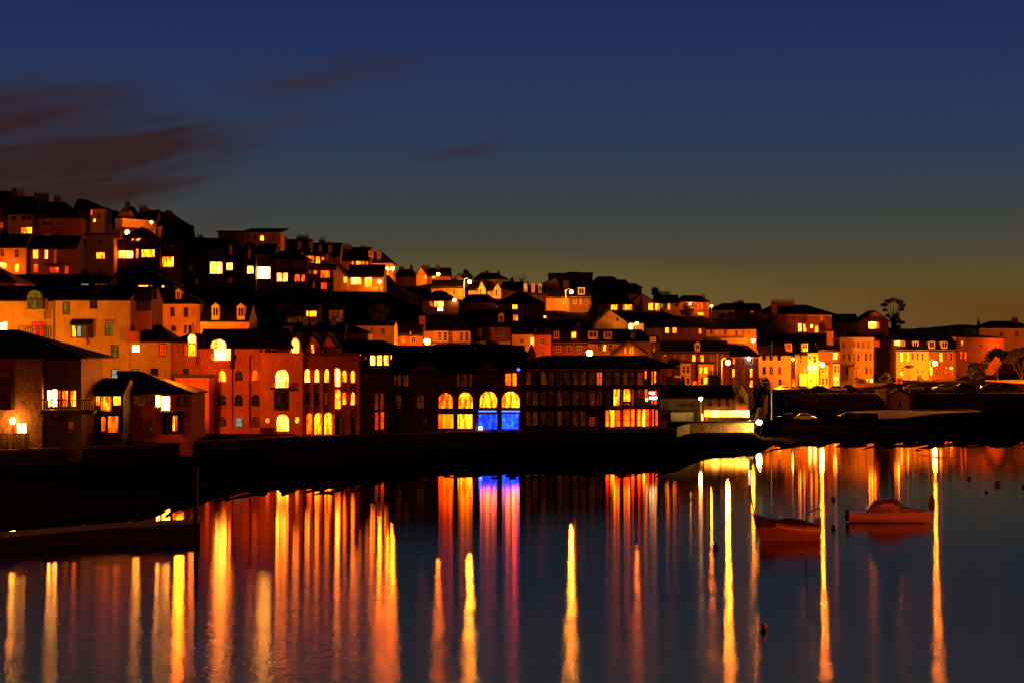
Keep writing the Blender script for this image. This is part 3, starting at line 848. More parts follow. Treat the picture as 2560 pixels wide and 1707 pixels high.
# ------------------------------------------------------------------ dark waterfront building with blue bar (crop G)
h = House('house', 'dark rubble house with a pair of tall red arched windows behind a terrace', 'house')
h.block('G', -40, 335, 352, 1010, 251, 10, wall='stone', frame='dark', roof=('gable', 300),
        wins=[(160, 590, 207, 785, 'p', 'l', 1, 1), (220, 585, 272, 790, 'p', 'l', 1, 1), (163, 800, 210, 1005, 'r', 'r', 1, 2), (224, 797, 274, 1000, 'r', 'r', 1, 2), (40, 385, 90, 440, 'q')])
h = House('restaurant', 'dark waterfront building with yellow arched windows above a bar glowing blue', 'restaurant')
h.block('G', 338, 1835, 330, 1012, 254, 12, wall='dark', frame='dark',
        wins=[(1620, 368, 1698, 512, 'o', 'r', 2, 3), (1706, 368, 1756, 512, 's', 'r', 1, 1), (1085, 372, 1118, 520, 'q', 'r', 1, 1), (1124, 372, 1206, 520, 'q'), (1212, 372, 1262, 520, 'q', 'r', 1, 1), (375, 385, 470, 520, 'q', 'r', 2, 2), (478, 385, 550, 520, 'q'),
              (875, 584, 1044, 768, 'o', 'a', 3, 2), (1095, 578, 1268, 768, 'y', 'a', 3, 2), (1335, 568, 1541, 760, 'y', 'a', 3, 1), (1583, 568, 1794, 760, 'y', 'a', 3, 1), (630, 600, 722, 770, 'q', 'a'), (392, 600, 470, 780, 'q', 'a'),
              (872, 822, 1052, 990, 's', 'r', 4, 1), (1088, 822, 1264, 995, 'y', 'r', 3, 1), (1323, 820, 1545, 1000, 'b', 'r', 4, 1), (1584, 815, 1786, 1000, 'b', 'r', 4, 1), (690, 860, 750, 940, 'q', 'r', 1, 1)])
h.roof('G', ('gable', 62), h.uz('G', 340, 330)[1], 12, .5, slate())
for x in (860, 1070, 1295, 1562, 1808):
    h.slab('pier', 'G', x - 14, 545, x + 14, 1012, -.35, -.02, WALL['dark']())
h.slab('beam', 'G', 338, 772, 1808, 800, -.30, -.02, WALL['timber']())
bm = bmesh.new()
for a, b in ((1330, 1530), (1588, 1790)):
    u0, z0 = h.uz('G', a, 800); u1, z1 = h.uz('G', b, 788)
    box(bm, (u0, -.42, z0), (u1, -.32, z1))
h.part('blue_tube', bm, steady('blue_tube_light', (.03, .06, 1), 9))
u, z = h.uz('G', 1775, 326)
bm = bmesh.new(); ball(bm, h.W(u, -.7, z), .22)
obj('blue_lamp', bm, steady('blue_tube_light', (.03, .06, 1), 9), h.root)
u, z = h.uz('G', 1350, 982)
bm = bmesh.new(); ball(bm, h.W(u, -.6, z), .25)
obj('terrace_lamp', bm, steady('lamp_pale', (.9, 1, .7), 14), h.root)
for xs, xp, yp in (((560, 900), 720, 215), ((1260, 1560), 1410, 262), ((1600, 1835), 1720, 300)):
    h.block('G', xs[0], xs[1], 335, 345, 253.2, 6, wall='dark', roof=('front', xp, yp), oh=.25, ext=.1)
h = House('house', 'dark shallow roofed house with two tilted roof lights behind the blue bar')
h.block('F', 430, 1845, 1190, 1300, 270, 11, wall='dark', roof=('gable', 1000))
h.block('F', 1848, 1990, 1195, 1290, 268.5, 12, wall='white', roof=('front', 1925, 1006), oh=.35, ext=1)
h.frame('F', 430, 1845, 270)
for n_, pts in (('roof_light', (945, 1135, 1003, 1090)), ('roof_light', (932, 1220, 996, 1165))):
    u0, z0 = h.uz('F', pts[0], pts[1], 1.2); u1, z1 = h.uz('F', pts[2], pts[3], 1.2)
    bm = bmesh.new()
    k = (u1 - u0) * .3
    fr = [(u0, -.32 if pts[1] > 1200 else 1.6, z0), (u1 - k, -.32 if pts[1] > 1200 else 1.6, z0), (u1, -.3 if pts[1] > 1200 else 2.4, z1), (u0 + k, -.3 if pts[1] > 1200 else 2.4, z1)]
    bk = [(a, b + .3, c) for a, b, c in fr]
    v = [bm.verts.new(p) for p in fr + bk]
    bm.faces.new(v[:4])
    for i in range(4):
        j = (i + 1) % 4
        bm.faces.new((v[j], v[i], v[4 + i], v[4 + j]))
    h.part('roof_light', bm, pane_mat('y'))

# ------------------------------------------------------------------ glazed pavilion (crop I)
h = House('pavilion', 'three storey glazed waterfront pavilion with black columns and a few blazing red rooms', 'pavilion')
gl = []
cols = [140, 308, 488, 668, 850, 1032, 1226, 1388, 1545]
for fl, (ya, yb) in enumerate(((352, 508), (562, 735), (788, 962))):
    for i in range(8):
        a, b = cols[i], cols[i + 1]
        st = 'q'
        if (fl, i) in ((1, 5),):
            gl += [(a + 12, ya, 1118, yb, 'q', 'r', 1, 1), (1136, 545, b - 14, yb, 'y', 'r', 1, 1)]; continue
        if (fl, i) == (1, 6):
            gl += [(1246, 540, 1330, 690, 'y', 'r', 1, 1), (1338, 545, 1372, 735, 'p', 'r', 1, 1), (1246, 696, 1330, 735, 'p', 'r', 1, 1)]; continue
        if (fl, i) == (1, 7):
            gl += [(1400, 545, 1482, 655, 'p', 'r', 1, 1), (1490, 545, 1526, 690, 'o', 'r', 1, 1)]; continue
        if (fl, i) == (2, 5):
            gl += [(1044, 785, 1090, 970, 's', 'r', 1, 1), (1094, 778, 1150, 970, 'y', 'r', 1, 1), (1156, 778, 1216, 970, 's', 'r', 1, 1)]; continue
        if (fl, i) == (2, 6):
            gl += [(1246, 772, 1330, 968, 's', 'r', 2, 1), (1336, 772, 1374, 968, 's', 'r', 1, 1)]; continue
        if (fl, i) == (2, 7):
            gl += [(1398, 772, 1450, 965, 's', 'r', 1, 1), (1454, 772, 1492, 965, 'w', 'r', 1, 1), (1497, 772, 1540, 965, 's', 'r', 2, 1)]; continue
        if (fl, i) == (2, 4):
            gl += [(862, 850, 944, 965, 'p', 'r', 3, 1)]; continue
        if (fl, i) == (0, 7):
            gl += [(1398, ya, 1482, yb, 'd', 'r', 1, 1), (1490, 345, 1508, 440, 'o', 'r', 1, 1)]; continue
        m = (a + b) / 2
        gl += [(a + 14, ya, m - 4, yb, 'q', 'r', 1, 1), (m + 4, ya, b - 14, yb, 'q' if (fl * 3 + i) % 4 else 'd', 'r', 2, 1)]
h.block('I', 128, 1550, 322, 975, (264, 265), 13, wall='dark', frame='dark', wins=gl, t=.3)
for x in cols:
    h.slab('column', 'I', x - 7, 330, x + 7, 975, -1.3, -1.0, black())
for y in (535, 762):
    h.slab('balcony', 'I', 128, y - 16, 1550, y + 12, -1.35, -.02, WALL['dark']())
h.slab('fascia', 'I', 145, 322, 1512, 342, -1.45, -.9, WALL['cream']())
for y in (430, 665, 892):
    h.slab('handrail', 'I', 128, y - 2, 1550, y + 2, -1.28, -1.22, black())
h.block('I', 1553, 1660, 322, 975, (265.3, 266.5), 12, wall='timber', frame='dark', t=.2,
        wins=[(1560, 345, 1590, 500, 'o', 'r', 1, 1), (1596, 345, 1626, 480, 'y', 'r', 1, 1), (1560, 560, 1590, 720, 'o', 'r', 1, 1), (1596, 560, 1630, 720, 'o', 'r', 1, 1), (1558, 772, 1600, 962, 's', 'r', 2, 1), (1606, 772, 1645, 962, 'o', 'r', 2, 1)])
h.frame('I', 1660, 1760, 266)
for x in (1650, 1690, 1728):
    h.slab('column', 'I', x - 4, 322, x + 4, 975, -.6, -.45, black())
for y in (530, 720, 760, 880):
    h.slab('handrail', 'I', 1640, y - 3, 1740, y + 3, -.65, -.4, black())
h.slab('wall', 'I', 1670, 880, 1745, 965, .2, .6, WALL['pink']())
h.frame('I', 140, 1715, 264.5)
h.roof('I', ('hip', 172, 330, 1500), h.uz('I', 140, 318)[1], 14, 1.6, slate())
for i, (x, y) in enumerate(((1551, 590), (1581, 592), (1551, 645), (1581, 648), (1612, 645), (1510, 665))):
    h.frame('I', 1553, 1660, 265.5)
    u, z = h.uz('I', x, y, -1.7)
    bm = bmesh.new()
    ball(bm, h.W(u, -1.7, z), .2 if i < 5 else .17)
    tube(bm, h.W(u, -1.7, z), h.W(u, -1.0, z + .5), .03, n=5, mi=1)
    obj('balcony_lamp', bm, [steady('lamp_cool', (1, .86, .45), 5), black()], h.root)

# ------------------------------------------------------------------ cafe on the quay (crops J and L)
h = House('cafe', 'low stone quayside cafe with a chimney and a blazing white lit awning', 'cafe')
h.block('J', 228, 1058, 1208, 1480, 291, 7, wall='stone', frame='dark', roof=('gable', 1085), oh=.45, wins=[(760, 1232, 805, 1320, 'q'), (872, 1235, 905, 1320, 'q'), (960, 1235, 1000, 1320, 'q'), (668, 1402, 712, 1486, 'w', 'r', 1, 1)])
h.chim('J', [(765, 895, 915, 1085, 5)], v=3.5, mat='dark')
h.block('J', 1060, 1214, 1206, 1480, 290.5, 8, wall='stone', frame='dark', roof=('front', 1143, 1076), oh=.3, wins=[(1105, 1216, 1166, 1288, 'd', 'r', 2, 2)])
h.frame('J', 716, 1235, 290)
h.slab('counter', 'J', 740, 1440, 1225, 1482, -1.6, -.5, paint())
h.slab('awning', 'J', 716, 1352, 1056, 1364, -2.4, -.03, paint())
bm = bmesh.new()
for a, b in ((722, 884), (892, 1050), (1058, 1222)):
    u0, z0 = h.uz('J', a, 1438, -.4); u1, z1 = h.uz('J', b, 1366, -.4)
    box(bm, (u0, -.44, z0), (u1, -.30, z1))
h.part('lit_hatch', bm, emit('pane_hatch', (6, 1.5, .08), (18, 6, .7), (1, 1, .5), rand=.1))
h.slab('post', 'J', 882, 1364, 892, 1482, -2.3, -2.15, paint())
h.frame('J', 330, 620, 290)
h.slab('shed_wall', 'J', 340, 1388, 605, 1484, -1.2, .5, WALL['white']())
h.slab('bin', 'J', 600, 1390, 630, 1480, -1.4, -.6, black())

# ------------------------------------------------------------------ dark modern terrace (crop D)
G_ = 'dark timber townhouses on the slope'
h = House('townhouse', 'plain dark townhouse beside the one with the large square lit window', group=G_)
h.block('D', -110, 106, 432, 900, 351, 9, wall='timber', roof=('gable', 252), wins=[(-40, 560, 20, 620, 'q'), (30, 700, 70, 760, 'q')])
h = House('townhouse', 'dark gabled townhouse with one large square pale yellow window', group=G_)
h.block('D', 110, 345, 350, 900, 350, 9, wall='timber', roof=('gable', 250), wins=[(198, 514, 341, 650, 'w', 'r', 1, 1), (205, 375, 230, 415, 'd'), (250, 375, 280, 415, 'd'), (305, 375, 335, 415, 'd')])
h.slab('panel', 'D', 205, 655, 342, 820, -.15, -.01, WALL['brick']())
h.block('D', 347, 520, 352, 900, 349.5, 9, wall='timber', roof=('front', 436, 252), wins=[(381, 526, 458, 610, 'w', 'r', 2, 1), (412, 330, 455, 440, 'q', 'a'), (395, 690, 455, 755, 'q')])
h = House('townhouse', 'dark gabled townhouse with a blazing wide corner window and a tall arched gable light', group=G_)
h.block('D', 548, 716, 408, 860, 349, 9, wall='timber', roof=('front', 640, 302), wins=[(614, 560, 690, 650, 'w', 'r', 2, 1), (624, 380, 660, 480, 'p', 'a', 1, 1)])
h.slab('arch_panel', 'D', 626, 335, 660, 380, -.1, -.01, WALL['pink']())
h.block('D', 718, 926, 412, 860, 350, 9, wall='timber', roof=('gable', 312), wins=[(730, 568, 876, 708, 'W', 'r', 1, 1), (750, 430, 785, 470, 'd'), (795, 430, 820, 470, 'd'), (840, 430, 872, 470, 'd')])
h = House('house', 'dark hipped house with a two storey bay blazing white at its foot')
h.block('D', 930, 1282, 482, 815, 348, 9, wall='timber', roof=('hip', 394, 975, 1180), wins=[(1148, 512, 1212, 588, 'd', 'r', 2, 2), (1222, 515, 1262, 585, 'd', 'r', 1, 2), (1148, 654, 1212, 738, 'o', 'r', 2, 2), (1220, 656, 1266, 735, 'o', 'r', 1, 2)])
h.block('D', 942, 1078, 486, 815, 347, 1.2, wall='brick', ext=2, wins=[(950, 495, 1010, 590, 'd'), (1020, 495, 1070, 590, 'd'), (948, 638, 1010, 736, 'w', 'r', 1, 1), (1014, 638, 1074, 736, 'w', 'r', 1, 1)])
h = House('house', 'brick house of three storeys with red and orange windows beside the white gabled house')
h.block('D', 1284, 1580, 600, 840, 352, 8, wall='brick', roof=('mono', 555), oh=.2, wins=[(1304, 604, 1346, 656, 'p', 'r', 1, 1), (1356, 607, 1406, 656, 'o', 'r', 1, 1), (1438, 610, 1546, 696, 'o', 'r', 3, 1), (1440, 742, 1516, 826, 'r', 'r', 2, 1), (1350, 740, 1376, 816, 'p', 'r', 1, 1)])
h.block('D', 1256, 1500, 430, 600, 358, 6, wall='brick', roof=('flat',), oh=.25, ext=.3, wins=[(1264, 446, 1372, 530, 'o', 'r', 3, 1), (1385, 455, 1436, 536, 'y', 'r', 1, 1), (1450, 460, 1486, 500, 'o', 'r', 1, 1)])
h = House('house', 'white gabled house with a row of bright yellow windows and a lamp on its wall')
h.block('D', 1585, 1742, 668, 840, 362, 9, wall='white', roof=('front', 1638, 540), wins=[(1698, 686, 1739, 750, 'y', 'r', 1, 1)])
h.block('D', 1745, 2145, 672, 840, 363, 9, wall='cream', roof=('gable', 545), wins=[(1774, 686, 1896, 770, 'w', 'r', 4, 1), (1930, 686, 2016, 800, 'w', 'r', 1, 1)])
h.slab('wall', 'D', 1900, 800, 2140, 835, -2.5, -2.2, WALL['cream']())
h = House('flats', 'long flat topped block on the skyline with a single yellow window')
h.block('D', 292, 590, 182, 330, 405, 12, wall='brick', roof=('flat',))
h.block('D', 592, 988, 188, 330, 406, 12, wall='pink', roof=('mono', 150), oh=.4, wins=[(760, 220, 806, 278, 'y', 'r', 2, 1), (610, 215, 640, 260, 'd'), (690, 215, 720, 270, 'd'), (890, 225, 920, 275, 'd'), (835, 330, 860, 362, 'c', 'r', 1, 1)][:4])
h.slab('low_wall', 'D', 655, 292, 990, 388, -3.0, -2.6, WALL['cream']())
h.frame('D', 850, 1050, 410)
h.chim('D', [(914, 986, 132, 225, 4)], v=5, mat='dark')
V_ = 'stepped terrace on the skyline'
for i, (x0, x1, yr, ye, yb, ch, dm, wn, lab) in enumerate((
        (990, 1328, 262, 402, 470, [(1174, 1306, 204, 290, 8)], [(1186, 306, 1222, 366, 'd'), (1312, 300, 1330, 360, 'd')], [(1030, 420, 1060, 460, 'd'), (1220, 410, 1250, 440, 'y', 'r', 1, 1)], 'slate terrace house under a broad eight pot chimney on the skyline'),
        (1330, 1660, 302, 442, 560, [(1424, 1490, 240, 330, 5), (1495, 1552, 285, 345, 3)], [(1420, 345, 1446, 400, 'q'), (1530, 345, 1556, 400, 'd')], [(1570, 456, 1602, 540, 'd')], 'terrace house with two mismatched chimneys and dormers on the skyline'),
        (1662, 1998, 352, 492, 600, [(1670, 1786, 304, 385, 7), (1884, 1956, 324, 400, 4)], [(1984, 400, 2018, 455, 'd')], [(1790, 502, 1815, 545, 'o', 'r', 1, 1), (1838, 500, 1896, 548, 'y', 'r', 2, 1), (1905, 505, 1935, 545, 'o', 'r', 1, 1), (1950, 512, 1972, 548, 'y', 'r', 1, 1)], 'skyline terrace house with a row of small glowing windows below its eaves'))):
    h = House(T, lab, group=V_)
    h.block('D', x0, x1, ye, yb, 414 + i * 3, 9, wall='brick', roof=('gable', yr), wins=wn)
    h.chim('D', ch, mat='dark')
    h.dorm('D', dm, v=.8, wall='brick')
h = House(T, 'last house stepping down the skyline with two bright lamps at its corner', group=V_)
h.block('D', 2000, 2252, 532, 660, 424, 9, wall='cream', roof=('hip', 404, 1960, 2130), wins=[(2108, 545, 2138, 622, 'd', 'r', 2, 2)])
h.dorm('D', [(2078, 410, 2108, 470, 'd')], v=.8, wall='brick')
h = House('house', 'tiny house deep in dark trees with one lit kitchen window')
h.block('D', 1120, 1412, 1046, 1180, 305, 7, wall='dark', roof=('gable', 965), wins=[(1278, 1062, 1303, 1125, 'y', 'r', 1, 1), (1310, 1062, 1396, 1134, 'y', 'r', 3, 1)])
h.chim('D', [(950, 1030, 965, 1010, 3), (1075, 1178, 960, 1010, 6)], mat='brick')
h = House('sunroom', 'white framed sunroom with many small dark panes among the trees')
h.block('D', 1535, 1665, 1058, 1180, 304, 5, wall='white', roof=('flat',), wins=[(1556, 1068, 1655, 1168, 'q', 'r', 4, 3)])
h = House('shed', 'small dark shed with a white framed opening below the tiny house')
h.block('D', 1052, 1202, 1128, 1215, 296, 4, wall='white', roof=('flat',), wins=[(1066, 1142, 1190, 1200, 'd', 'r', 1, 1)])
# ------------------------------------------------------------------ middle of the hill (crops F and H)
h = House('house', 'half timbered gabled house on the ridge beside a bright street lamp')
h.block('F', 632, 745, 212, 300, 432, 9, wall='cream', roof=('front', 684, 125), wins=[(720, 218, 744, 260, 'y', 'r', 1, 1), (650, 180, 662, 210, 'd')])
h.slab('timber_frame', 'F', 640, 206, 738, 213, -.08, -.01, black())
h.block('F', 748, 1015, 215, 310, 434, 9, wall='brick', roof=('gable', 135), wins=[(806, 216, 850, 252, 'y', 'r', 2, 1)])
h.chim('F', [(700, 785, 96, 150, 4), (848, 895, 88, 150, 3)], mat='dark')
h = House('house', 'dark unlit house with two chimneys where the ridge dips')
h.block('F', 395, 628, 240, 330, 436, 9, wall='dark', roof=('hip', 148, 440, 590))
h.chim('F', [(442, 488, 115, 160, 2), (560, 590, 84, 160, 1)], mat='dark')
h = House(T, 'small windowed terrace below the half timbered house with white sash frames')
h.block('F', 800, 1168, 348, 480, 402, 8, wall='pink', roof=('gable', 272), fascia=True, wins=[(806, 355, 836, 380, 'd', 'r', 1, 2), (840, 352, 872, 382, 'd'), (944, 368, 978, 422, 'd'), (1034, 372, 1066, 432, 'd'), (1112, 376, 1150, 446, 'o')])
h = House('house', 'cream house with twin pointed gables behind the tall street lamp')
h.block('F', 1215, 1320, 372, 470, 405, 8, wall='cream', roof=('gable', 290), wins=[(1292, 372, 1308, 432, 'd', 'r', 1, 2)])
h.block('F', 1322, 1408, 372, 470, 404, 8, wall='white', roof=('front', 1362, 286), oh=.2, wins=[(1340, 360 + 16, 1356, 436, 'd', 'r', 1, 2)])
h.block('F', 1410, 1490, 376, 470, 405, 8, wall='cream', roof=('gable', 292), wins=[(1412, 384, 1430, 440, 'd', 'r', 1, 2), (1464, 380, 1486, 455, 'o', 'r', 1, 2)])
h.block('F', 1492, 1580, 378, 470, 404, 8, wall='white', roof=('front', 1537, 290), oh=.2, wins=[(1498, 384, 1506, 455, 'o', 'r', 1, 1), (1518, 382, 1537, 442, 'd', 'r', 1, 2)])
h = House('house', 'dark hipped house on the ridge with chimneys and a tall aerial')
h.block('F', 1285, 1645, 262, 320, 446, 9, wall='cream', roof=('hip', 192, 1350, 1530))
h.chim('F', [(1360, 1396, 172, 210, 3), (1406, 1440, 152, 210, 2), (1540, 1566, 155, 220, 2)], mat='dark').aerial('F', 1464, 90, 200)
h = House('house', 'small pale gabled house half hidden below the ridge near the tall lamp')
h.block('F', 1030, 1190, 285, 340, 424, 9, wall='cream', roof=('front', 1100, 212))
h = House('house', 'low hipped house with a glowing bay window and a lamp beside its door')
h.block('F', 700, 1105, 502, 650, 372, 9, wall='brick', roof=('hip', 388, 850, 920), wins=[(775, 508, 822, 570, 'o', 'r', 3, 1), (832, 506, 940, 574, 'w', 'r', 4, 1), (866, 578, 930, 620, 'W', 'r', 1, 1)])
u, z = h.uz('F', 1060, 497)
bm = bmesh.new(); ball(bm, h.W(u, -.6, z), .3)
obj('wall_lamp', bm, steady('lamp_globe_warm', (1, .45, .08), 60), h.root)
h = House('house', 'unlit pale bungalow with a broad hipped roof in front of the twin gables')
h.block('F', 1135, 1530, 520, 610, 378, 9, wall='cream', roof=('hip', 430, 1230, 1430), wins=[(1180, 535, 1225, 570, 'd'), (1330, 540, 1400, 580, 'd')])
h = House('house', 'dark hipped house with two narrow yellow windows one above the other')
h.block('F', 1535, 2060, 540, 720, 366, 10, wall='brick', roof=('hip', 408, 1760, 1830), wins=[(1705, 530 + 14, 1767, 600, 'y', 'r', 3, 1), (1710, 658, 1772, 728, 'y', 'r', 3, 1), (1870, 565, 1910, 610, 'd'), (1965, 570, 2010, 620, 'd')])
h.slab('downpipe', 'F', 1812, 545, 1820, 690, -.14, -.01, paint())
h = House(T, 'brick terrace with three tiny gabled dormers on its roof, one of them red')
h.block('F', 1590, 1890, 372, 470, 414, 8, wall='brick', roof=('gable', 292))
h.block('F', 1893, 2090, 425, 600, 410, 8, wall='brick', roof=('gable', 330), fascia=True, wins=[(1945, 445, 1975, 490, 'd'), (2005, 450, 2035, 500, 'd'), (1945, 520, 1975, 570, 'd')])
h.frame('F', 1800, 2090, 409.5)
h.dorm('F', [(1842, 325, 1868, 375, 'c'), (1928, 330, 1952, 385, 'r'), (2006, 335, 2032, 390, 'd')], v=.4)
h = House(T, 'lamp lit ochre terrace behind the lamp post with the white pole')
h.block('H', 386, 638, 458, 605, 402, 8, wall='pink', roof=('gable', 372), fascia=True, wins=[(434, 478, 460, 530, 'd'), (504, 482, 528, 538, 'd'), (568, 515, 592, 545, 'y', 'r', 1, 1)])
h.block('H', 640, 886, 460, 625, 402.5, 8, wall='brick', roof=('gable', 360), fascia=True, wins=[(688, 474, 722, 540, 'd'), (754, 476, 782, 545, 'p'), (814, 480, 842, 545, 'd')])
h.dorm('H', [(748, 362, 806, 426, 'q')], v=1.0, roof='flat')
h = House('house', 'long low brick house with two white framed windows beside the lamp with the pole')
h.block('F', 388, 700, 875, 1010, 312, 9, wall='pink', roof=('gable', 742), fascia=True, wins=[(464, 900, 508, 972, 'd', 'r', 2, 3), (574, 900, 624, 974, 'd', 'r', 2, 1)])
h.slab('downpipe', 'F', 563, 845, 571, 1005, -.2, -.05, paint())
h.chim('F', [(665, 730, 620, 760, 0)], mat='brick')
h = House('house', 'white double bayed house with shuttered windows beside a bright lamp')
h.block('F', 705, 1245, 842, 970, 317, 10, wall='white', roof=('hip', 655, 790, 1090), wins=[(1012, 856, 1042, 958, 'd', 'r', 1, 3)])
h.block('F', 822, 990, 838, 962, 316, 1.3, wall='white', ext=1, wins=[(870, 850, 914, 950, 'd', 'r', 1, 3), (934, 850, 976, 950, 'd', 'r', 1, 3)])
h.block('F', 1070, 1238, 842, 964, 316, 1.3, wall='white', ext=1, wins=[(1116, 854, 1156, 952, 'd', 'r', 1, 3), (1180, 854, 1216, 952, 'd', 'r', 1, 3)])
h.slab('sill', 'F', 800, 964, 1245, 978, -1.2, -.9, WALL['timber']())
h = House('house', 'unlit dark brick house with three pale sash windows beside the white bayed house')
h.block('F', 1250, 1690, 778, 975, 322, 9, wall='brick', roof=('gable', 598), wins=[(1318, 802, 1372, 902, 'q', 'r', 2, 2), (1440, 808, 1494, 906, 'q', 'r', 2, 2), (1560, 802, 1614, 902, 'q', 'r', 2, 2)])
h.dorm('F', [(1564, 672, 1602, 742, 'd')], v=.9)
h.slab('wall', 'F', 1285, 958, 1410, 990, -3, -2.6, paint())
h.slab('wall', 'F', 1560, 962, 1685, 990, -3, -2.6, paint())
h = House('house', 'pale flat fronted cottage with a lit stair window next to the red house')
h.block('F', 1702, 1950, 880, 1010, 303, 8, wall='white', roof=('flat',), oh=.1, wins=[(1786, 920, 1834, 976, 'q'), (1912, 915, 1946, 990, 'w', 'r', 1, 1)])
h = House('house', 'bright red rendered house with two dark sash windows')
h.block('F', 1952, 2140, 884, 1120, 303, 8, wall='red', roof=('flat',), oh=.1, wins=[(2012, 920, 2068, 992, 'p'), (2014, 1058, 2062, 1110, 'd')], fascia='red')
h = House('house', 'brick house with three white sash windows and two roof dormers above the pavilion')
h.block('H', 446, 855, 972, 1115, 306, 9, wall='brick', roof=('gable', 800), fascia=True, wins=[(498, 1000, 548, 1082, 'q', 'r', 2, 2), (616, 1000, 666, 1086, 'q', 'r', 2, 2), (732, 1000, 782, 1092, 'q', 'r', 2, 2)])
h.dorm('H', [(474, 850, 520, 918, 'q'), (668, 852, 715, 916, 'y')], v=.9, roof='flat', wall='brick')
h = House('house', 'cream house with two wide flat dormers above the pavilion roof')
h.block('H', 858, 1310, 962, 1110, 309, 9, wall='cream', roof=('gable', 818), fascia=True, wins=[(960, 985, 1008, 1070, 'q'), (1022, 990, 1052, 1060, 'y', 'r', 1, 1), (1074, 985, 1130, 1070, 'q'), (1142, 1008, 1174, 1070, 'd')])
h.dorm('H', [(866, 852, 950, 910, 'd'), (1040, 856, 1108, 916, 'q')], v=.9, roof='flat')
h = House('house', 'dark gable with three small white framed attic windows above the pavilion')
h.block('H', 1150, 1500, 1085, 1180, 297, 8, wall='dark', roof=('front', 1308, 962), wins=[(1264, 1015 + 72, 1276, 1100, 'd', 'r', 1, 1)][:0])
h.slab('attic_window', 'H', 1262, 1018, 1278, 1090, -.05, .05, paint())
h.slab('attic_window', 'H', 1318, 1018, 1334, 1090, -.05, .05, paint())
h.slab('attic_window', 'H', 1345, 1018, 1361, 1090, -.05, .05, paint())
h = House('house', 'pale gable end glowing under two lamps in the middle of the slope')
h.block('H', 930, 1330, 770, 850, 345, 9, wall='cream', roof=('front', 1095, 606), wins=[(1166, 690, 1196, 736, 'q', 'r', 1, 1)])
h.block('H', 1312, 1475, 755, 850, 343, 8, wall='white', wins=[(1355, 785, 1385, 825, 'd', 'r', 1, 1), (1490, 770, 1500, 800, 'd')][:1], roof=('flat',), oh=.1)
u, z = h.uz('H', 1325, 792, -.5)
bm = bmesh.new(); ball(bm, h.W(u, -.5, z), .3)
obj('wall_lamp', bm, steady('lamp_globe_warm', (1, .45, .08), 60), h.root)
h = House('house', 'dark roofed cottage with a small dormer below the glowing gable')
h.block('H', 1170, 1560, 960, 1020, 322, 8, wall='brick', roof=('hip', 822, 1230, 1450))
h.dorm('H', [(1338, 880, 1366, 905, 'q')], v=.6)
h.slab('gable_wall', 'H', 1540, 905, 1610, 965, -.5, 3, WALL['cream']())
h = House('bungalow', 'hipped bungalow with glowing wide windows between dark shrubs')
h.block('H', 965, 1355, 543, 620, 436, 9, wall='pink', roof=('hip', 438, 1090, 1260), wins=[(1110, 546, 1182, 606, 'y', 'r', 3, 1), (1242, 546, 1346, 606, 'y', 'r', 5, 1)])
h = House('house', 'pale gabled house with a long glazed front of lit panes')
h.block('H', 1345, 1600, 520, 625, 440, 9, wall='white', roof=('front', 1448, 432), wins=[(1525, 528, 1586, 610, 'y', 'r', 2, 1)])
h.block('H', 1602, 1880, 520, 625, 441, 9, wall='cream', roof=('gable', 438), wins=[(1604, 528, 1655, 608, 'y', 'r', 2, 1), (1670, 528, 1688, 585, 'c', 'r', 1, 1), (1700, 528, 1738, 590, 'q', 'r', 1, 1), (1744, 532, 1774, 608, 'y', 'r', 1, 1), (1810, 535, 1870, 570, 'd', 'r', 3, 1)])
h.chim('H', [(1436, 1460, 418, 520, 0)], v=-.6, mat='cream')
h = House('house', 'hipped house with a square bay lit on two floors and a lamp at its corner')
h.block('H', 1880, 2205, 518, 670, 444, 9, wall='pink', roof=('hip', 442, 1905, 2095), wins=[(2078, 528, 2136, 602, 'o', 'r', 1, 1), (2184, 535, 2200, 592, 'o', 'r', 1, 1), (2080, 632, 2150, 664, 'y', 'r', 2, 1), (1915, 655, 1968, 668, 'c', 'r', 1, 1)][:3])
h.chim('H', [(2126, 2160, 424, 480, 2)], v=3, mat='dark')
u, z = h.uz('H', 2004, 540, -.5)
bm = bmesh.new(); ball(bm, h.W(u, -.5, z), .26)
obj('wall_lamp', bm, steady('lamp_globe_warm', (1, .45, .08), 60), h.root)
h = House('school', 'long flat roofed dark block crowning the middle of the skyline', 'building')
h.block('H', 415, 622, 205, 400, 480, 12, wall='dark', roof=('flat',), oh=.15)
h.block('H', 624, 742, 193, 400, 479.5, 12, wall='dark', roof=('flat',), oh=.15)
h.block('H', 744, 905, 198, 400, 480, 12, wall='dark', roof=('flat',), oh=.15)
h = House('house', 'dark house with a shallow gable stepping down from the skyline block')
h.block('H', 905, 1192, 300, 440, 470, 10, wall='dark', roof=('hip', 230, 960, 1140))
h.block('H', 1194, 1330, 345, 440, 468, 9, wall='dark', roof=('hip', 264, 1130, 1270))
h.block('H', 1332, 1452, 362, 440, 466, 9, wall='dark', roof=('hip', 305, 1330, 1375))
h.slab('pergola', 'H', 1295, 366, 1436, 378, -2, -.5, WALL['cream']())
h = House(T, 'dim red brick house with pale cornice under the skyline block')
h.block('H', 866, 1142, 400, 505, 454, 8, wall='brick', roof=('gable', 340), fascia='pink', wins=[(930, 420, 960, 475, 'd'), (1010, 422, 1036, 475, 'd')])
h = House('house', 'unlit brick house with a dark bay between the skyline block and pale gable')
h.block('H', 1146, 1418, 415, 500, 452, 8, wall='brick', roof=('gable', 365), fascia='pink', wins=[(1310, 425, 1400, 485, 'q', 'r', 3, 1)])
h = House('house', 'pale gabled house tucked beneath the flat skyline block')
h.block('H', 325, 530, 322, 375, 440, 10, wall='cream', roof=('front', 490, 250), oh=.2)
